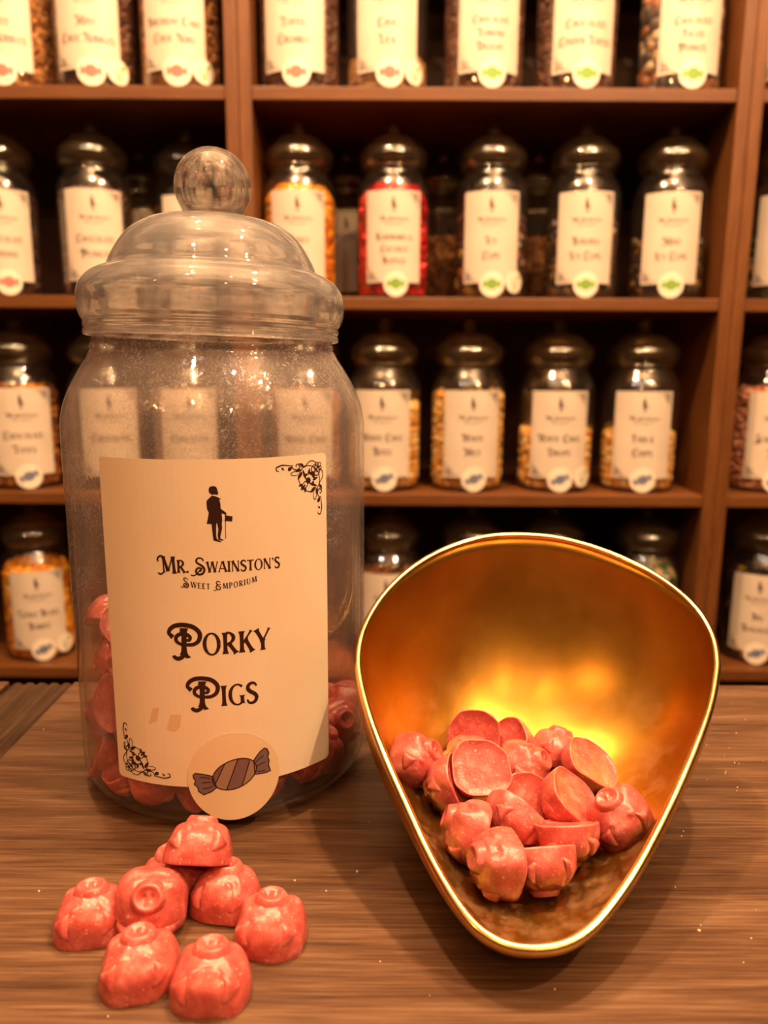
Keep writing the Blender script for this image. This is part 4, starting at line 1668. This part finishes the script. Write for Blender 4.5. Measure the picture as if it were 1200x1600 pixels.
def shelf_jar(row, px, py_y, turn, kind, fill, lines, stick, vegan, jar_label, fill_label, tilt=0.0):
    d = pix_ray(px, ROWPY[row])
    Y = py_y
    X = d.x * Y / d.y
    s = ROWSC[row]
    m_ = .06 * s + .0015
    if px < 370:
        X = min(X, XL - .0190 - m_)
    elif px < 1130:
        X = min(max(X, XL + .0190 + m_), XR - .0190 - m_)
    else:
        X = max(X, XR + .0190 + m_)
    r = empty('sweet_jar', (X, Y, ROWZ[row] + .0003), math.atan2(-X, Y) + R_(turn))
    r.scale = (s, s, ROWSZ[row])
    tag(r, jar_label, 'jar', ROWNAME[row])
    link('jar_body', BG_BODY, None, r)
    l = link('lid', BG_LID, None, r)
    link('knob', BG_KNOB, None, l)
    if lines is not None:
        p = link('paper_label', BG_LABEL, None, r)
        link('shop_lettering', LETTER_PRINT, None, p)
        link('gentleman_silhouette', GENT_PRINT, None, p)
        for q in SCROLL_PRINT:
            link('corner_scroll', q, None, p)
        if lines:
            link('name_print', name_print(lines), None, p)
        if tilt:
            p.rotation_euler = (0, R_(tilt), 0)
    if stick:
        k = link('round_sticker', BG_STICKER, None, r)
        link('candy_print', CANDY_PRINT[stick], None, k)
    if vegan:
        k = link('leaf_sticker', BG_VEGAN, None, r)
        link('leaf_print', LEAF_PRINT, None, k)
    if kind:
        sh, sz, mt = K[kind]
        c = link('loose_sweets', fill_mesh(sh, sz, fill, kind, PM[mt]), None, None)
        c.location = (X, Y, ROWZ[row])
        c.rotation_euler = (0, 0, math.atan2(-X, Y) + R_(turn) + px * .37)
        c.scale = (s, s, ROWSZ[row])
        tag(c, fill_label, 'sweets', 'loose sweets filling the shelf jars', 'stuff')
    return r


RD, GN, BU = 'red_print', 'green_print', 'blue_print'
JARS = [
    # row, px, Y, turn, kind, fill, lines, sticker, leaf sticker, jar label, fill label
    ('A', 18, 1.27, -19, 'brown', .16, ('TOFFEE', 'CHOC NIBBLES'), RD, False, 'glass jar of brown crumble leftmost on the top shelf', 'brown crumble pieces in the leftmost jar of the top shelf'),
    ('A', 149, 1.27, -12, 'choc', .16, ('MINT', 'CHOC NIBBLES'), RD, True, 'top shelf jar with mint nibble wording, a red and a leaf sticker', 'dark brown nibbles in the top shelf jar with mint wording'),
    ('A', 283, 1.27, -11, 'brown', .165, ('BIRTHDAY CAKE', 'CHOC NIBS'), RD, True, 'top shelf jar with birthday cake wording left of the upright', 'golden brown nibs in the top shelf jar with birthday cake wording'),
    ('A', 465, 1.27, -9, 'choc', .16, ('TOFFEE', 'CRUMBLE'), RD, False, 'top shelf jar with toffee wording just right of the upright', 'chocolate coloured pieces in the top shelf toffee jar'),
    ('A', 605, 1.27, 0, 'tan', .05, ('CHOC', 'LICK'), RD, True, 'nearly empty pale jar on the top shelf with red and leaf stickers', 'pale tan powder low in the jar on the top shelf'),
    ('A', 756, 1.27, 9, 'cube', .16, ('CHOCOLATE', 'TURKISH', 'DELIGHT'), GN, False, 'top shelf jar with Turkish delight wording and green sticker', 'dark chocolate cubes in the top shelf jar with Turkish delight wording'),
    ('A', 900, 1.27, 13, 'choc', .155, ('CHOCOLATE', 'CINDER TOFFEE'), GN, False, 'top shelf jar with cinder toffee wording and green sticker', 'brown pieces in the top shelf jar with cinder toffee wording'),
    ('A', 1068, 1.27, 16, 'pebble', .15, ('CHOCOLATE', 'FILLED', 'PEBBLES'), GN, False, 'top shelf jar of mixed pebble sweets beside the right upright', 'grey and cream pebble sweets in the top shelf jar by the right upright'),
    ('A', 1250, 1.27, 0, 'pink', .16, (), None, False, 'top shelf jar cut off by the right edge of the photo', 'pinkish sweets in the top shelf jar at the right edge'),
    ('B', 4, 1.275, 0, 'dark', .165, ('CHOCOLATE', 'RAISINS'), RD, False, 'jar of dark balls leftmost on the second shelf, cut by the frame', 'dark chocolate balls in the leftmost jar of the second shelf'),
    ('B', 152, 1.275, -4, 'dark', .165, ('CHOCOLATE', 'PEANUTS'), RD, False, 'second shelf jar with peanuts wording behind the big jar lid', 'dark chocolate peanuts in the second shelf jar behind the big lid'),
    ('B', 296, 1.32, 2, 'dark', .15, ('CHOCOLATE',), RD, False, 'second shelf jar mostly hidden behind the big glass knob', 'dark sweets in the jar hidden behind the big glass knob'),
    ('B', 466, 1.275, -4, 'orange', .172, ('HONEY', 'GEMS'), None, False, 'second shelf jar of glowing orange sweets right of the upright', 'orange boiled sweets in the jar right of the upright'),
    ('B', 614, 1.275, 1, 'red', .175, ('RASPBERRY &', 'COCONUT', 'RUFFLES'), GN, False, 'second shelf jar of shiny red wrapped sweets', 'shiny red wrapped sweets filling the red jar on the second shelf'),
    ('B', 767, 1.275, 0, 'mixed', .13, ('ICY', 'CUPS'), GN, True, 'second shelf jar with green and leaf stickers next to the red jar', 'dark and yellow wrapped cups in the jar next to the red one'),
    ('B', 909, 1.275, 6, 'gold', .12, ('BANANA', 'ICY CUPS'), GN, False, 'second shelf jar second from the right upright, green sticker', 'dark wrapped cups in the second shelf jar second from the right upright'),
    ('B', 1050, 1.275, 6, 'gold', .10, ('MINT', 'ICY CUPS'), GN, False, 'second shelf jar with mint cups wording against the right upright', 'dark gold cups in the second shelf jar against the right upright'),
    ('B', 1228, 1.275, 0, 'green', .10, (), None, False, 'second shelf jar right of the right upright with green contents', 'green and cream sweets in the second shelf jar at the right edge'),
    ('B', 541, 1.44, 0, 'brown', .12, (), None, False, 'second shelf back jar peeping between the orange and red jars', 'brown sweets in the back jar between the orange and red jars'),
    ('B', 691, 1.44, 0, 'brown', .12, None, None, False, 'second shelf back jar peeping out right of the red jar', 'brown sweets in the back jar right of the red jar'),
    ('B', 838, 1.44, 0, 'brown', .12, None, None, False, 'second shelf back jar in the gap left of the banana cups jar', 'dark sweets in the back jar left of the banana cups jar'),
    ('B', 224, 1.44, 0, 'choc', .12, (), None, False, 'second shelf back jar between the peanut jar and the big knob', 'brown sweets in the back jar left of the big knob'),
    ('C', 36, 1.275, 0, 'choco_orange', .165, ('CHOCOLATE', 'TOOLS'), BU, False, 'third shelf jar with tools wording at the left edge, blue sticker', 'orange brown chocolates in the third shelf jar at the left edge'),
    ('C', 171, 1.275, 2, 'choc', .16, ('CHOCOLATE',), BU, False, 'third shelf jar seen through the left of the big jar', 'brown sweets in the jar seen through the left of the big jar'),
    ('C', 297, 1.275, 0, 'choc', .16, ('CHOCOLATE',), BU, False, 'third shelf jar seen through the middle of the big jar', 'brown sweets in the jar seen through the middle of the big jar'),
    ('C', 462, 1.275, 0, 'choco_orange', .16, ('WHITE CHOC',), BU, False, 'third shelf jar seen through the right of the big jar', 'golden brown sweets in the jar seen through the right of the big jar'),
    ('C', 600, 1.275, -3, 'nibcream', .14, ('WHITE CHOC', 'BITES'), BU, False, 'third shelf jar of cream bites right beside the big jar', 'cream chocolate bites in the jar right beside the big jar'),
    ('C', 730, 1.275, 8, 'mouse', .155, ('WHITE', 'MICE'), BU, False, 'third shelf jar of white chocolate mice behind the scoop', 'white chocolate mice filling the third shelf jar'),
    ('C', 867, 1.275, 7, 'drop', .10, ('WHITE CHOC', 'DROPS'), BU, True, 'third shelf jar half full of cream drops, blue and leaf stickers', 'cream chocolate drops half filling the third shelf jar'),
    ('C', 997, 1.275, 7, 'nibcream', .095, ('FISH &', 'CHIPS'), BU, False, 'third shelf jar with fish and chips wording, rightmost of its unit', 'cream chocolate shapes in the jar with fish and chips wording'),
    ('C', 1200, 1.275, 14, 'pink', .165, ('STRAWBERRY', 'MICE'), BU, False, 'third shelf jar of pink mice right of the right upright', 'pink mice sweets in the third shelf jar at the right edge'),
    ('D', 62, 1.275, -3, 'orange', .165, ('GIANT BLAST', 'BABIES'), BU, True, 'bottom shelf jar of orange sweets left of the big jar', 'orange sweets in the bottom shelf jar left of the big jar'),
    ('D', 607, 1.275, -4, 'choco_orange', .15, ('CHOCOLATE',), BU, False, 'bottom shelf jar between the big jar and the scoop rim', 'orange brown sweets in the bottom jar between big jar and scoop'),
    ('D', 735, 1.275, 0, 'dark', .15, ('CHOCOLATE',), BU, False, 'bottom shelf jar showing its lid above the left of the scoop rim', 'dark sweets in the bottom jar behind the left of the scoop'),
    ('D', 858, 1.275, 0, 'dark', .15, ('CHOCOLATE',), BU, False, 'bottom shelf jar showing only its lid above the top of the scoop rim', 'dark sweets in the bottom jar behind the top of the scoop'),
    ('D', 1003, 1.275, 0, 'green', .17, ('CHOCOLATE',), BU, False, 'bottom shelf jar showing lid and shoulder above the right of the scoop', 'green sweets in the bottom jar behind the right of the scoop'),
    ('D', 1183, 1.275, 2, 'bananas', .155, ('BIG', 'BANANAS'), BU, False, 'bottom shelf jar of dark and yellow sweets right of the scoop', 'dark sweets with yellow pieces in the bottom right jar'),
]
for args in JARS:
    shelf_jar(*args)
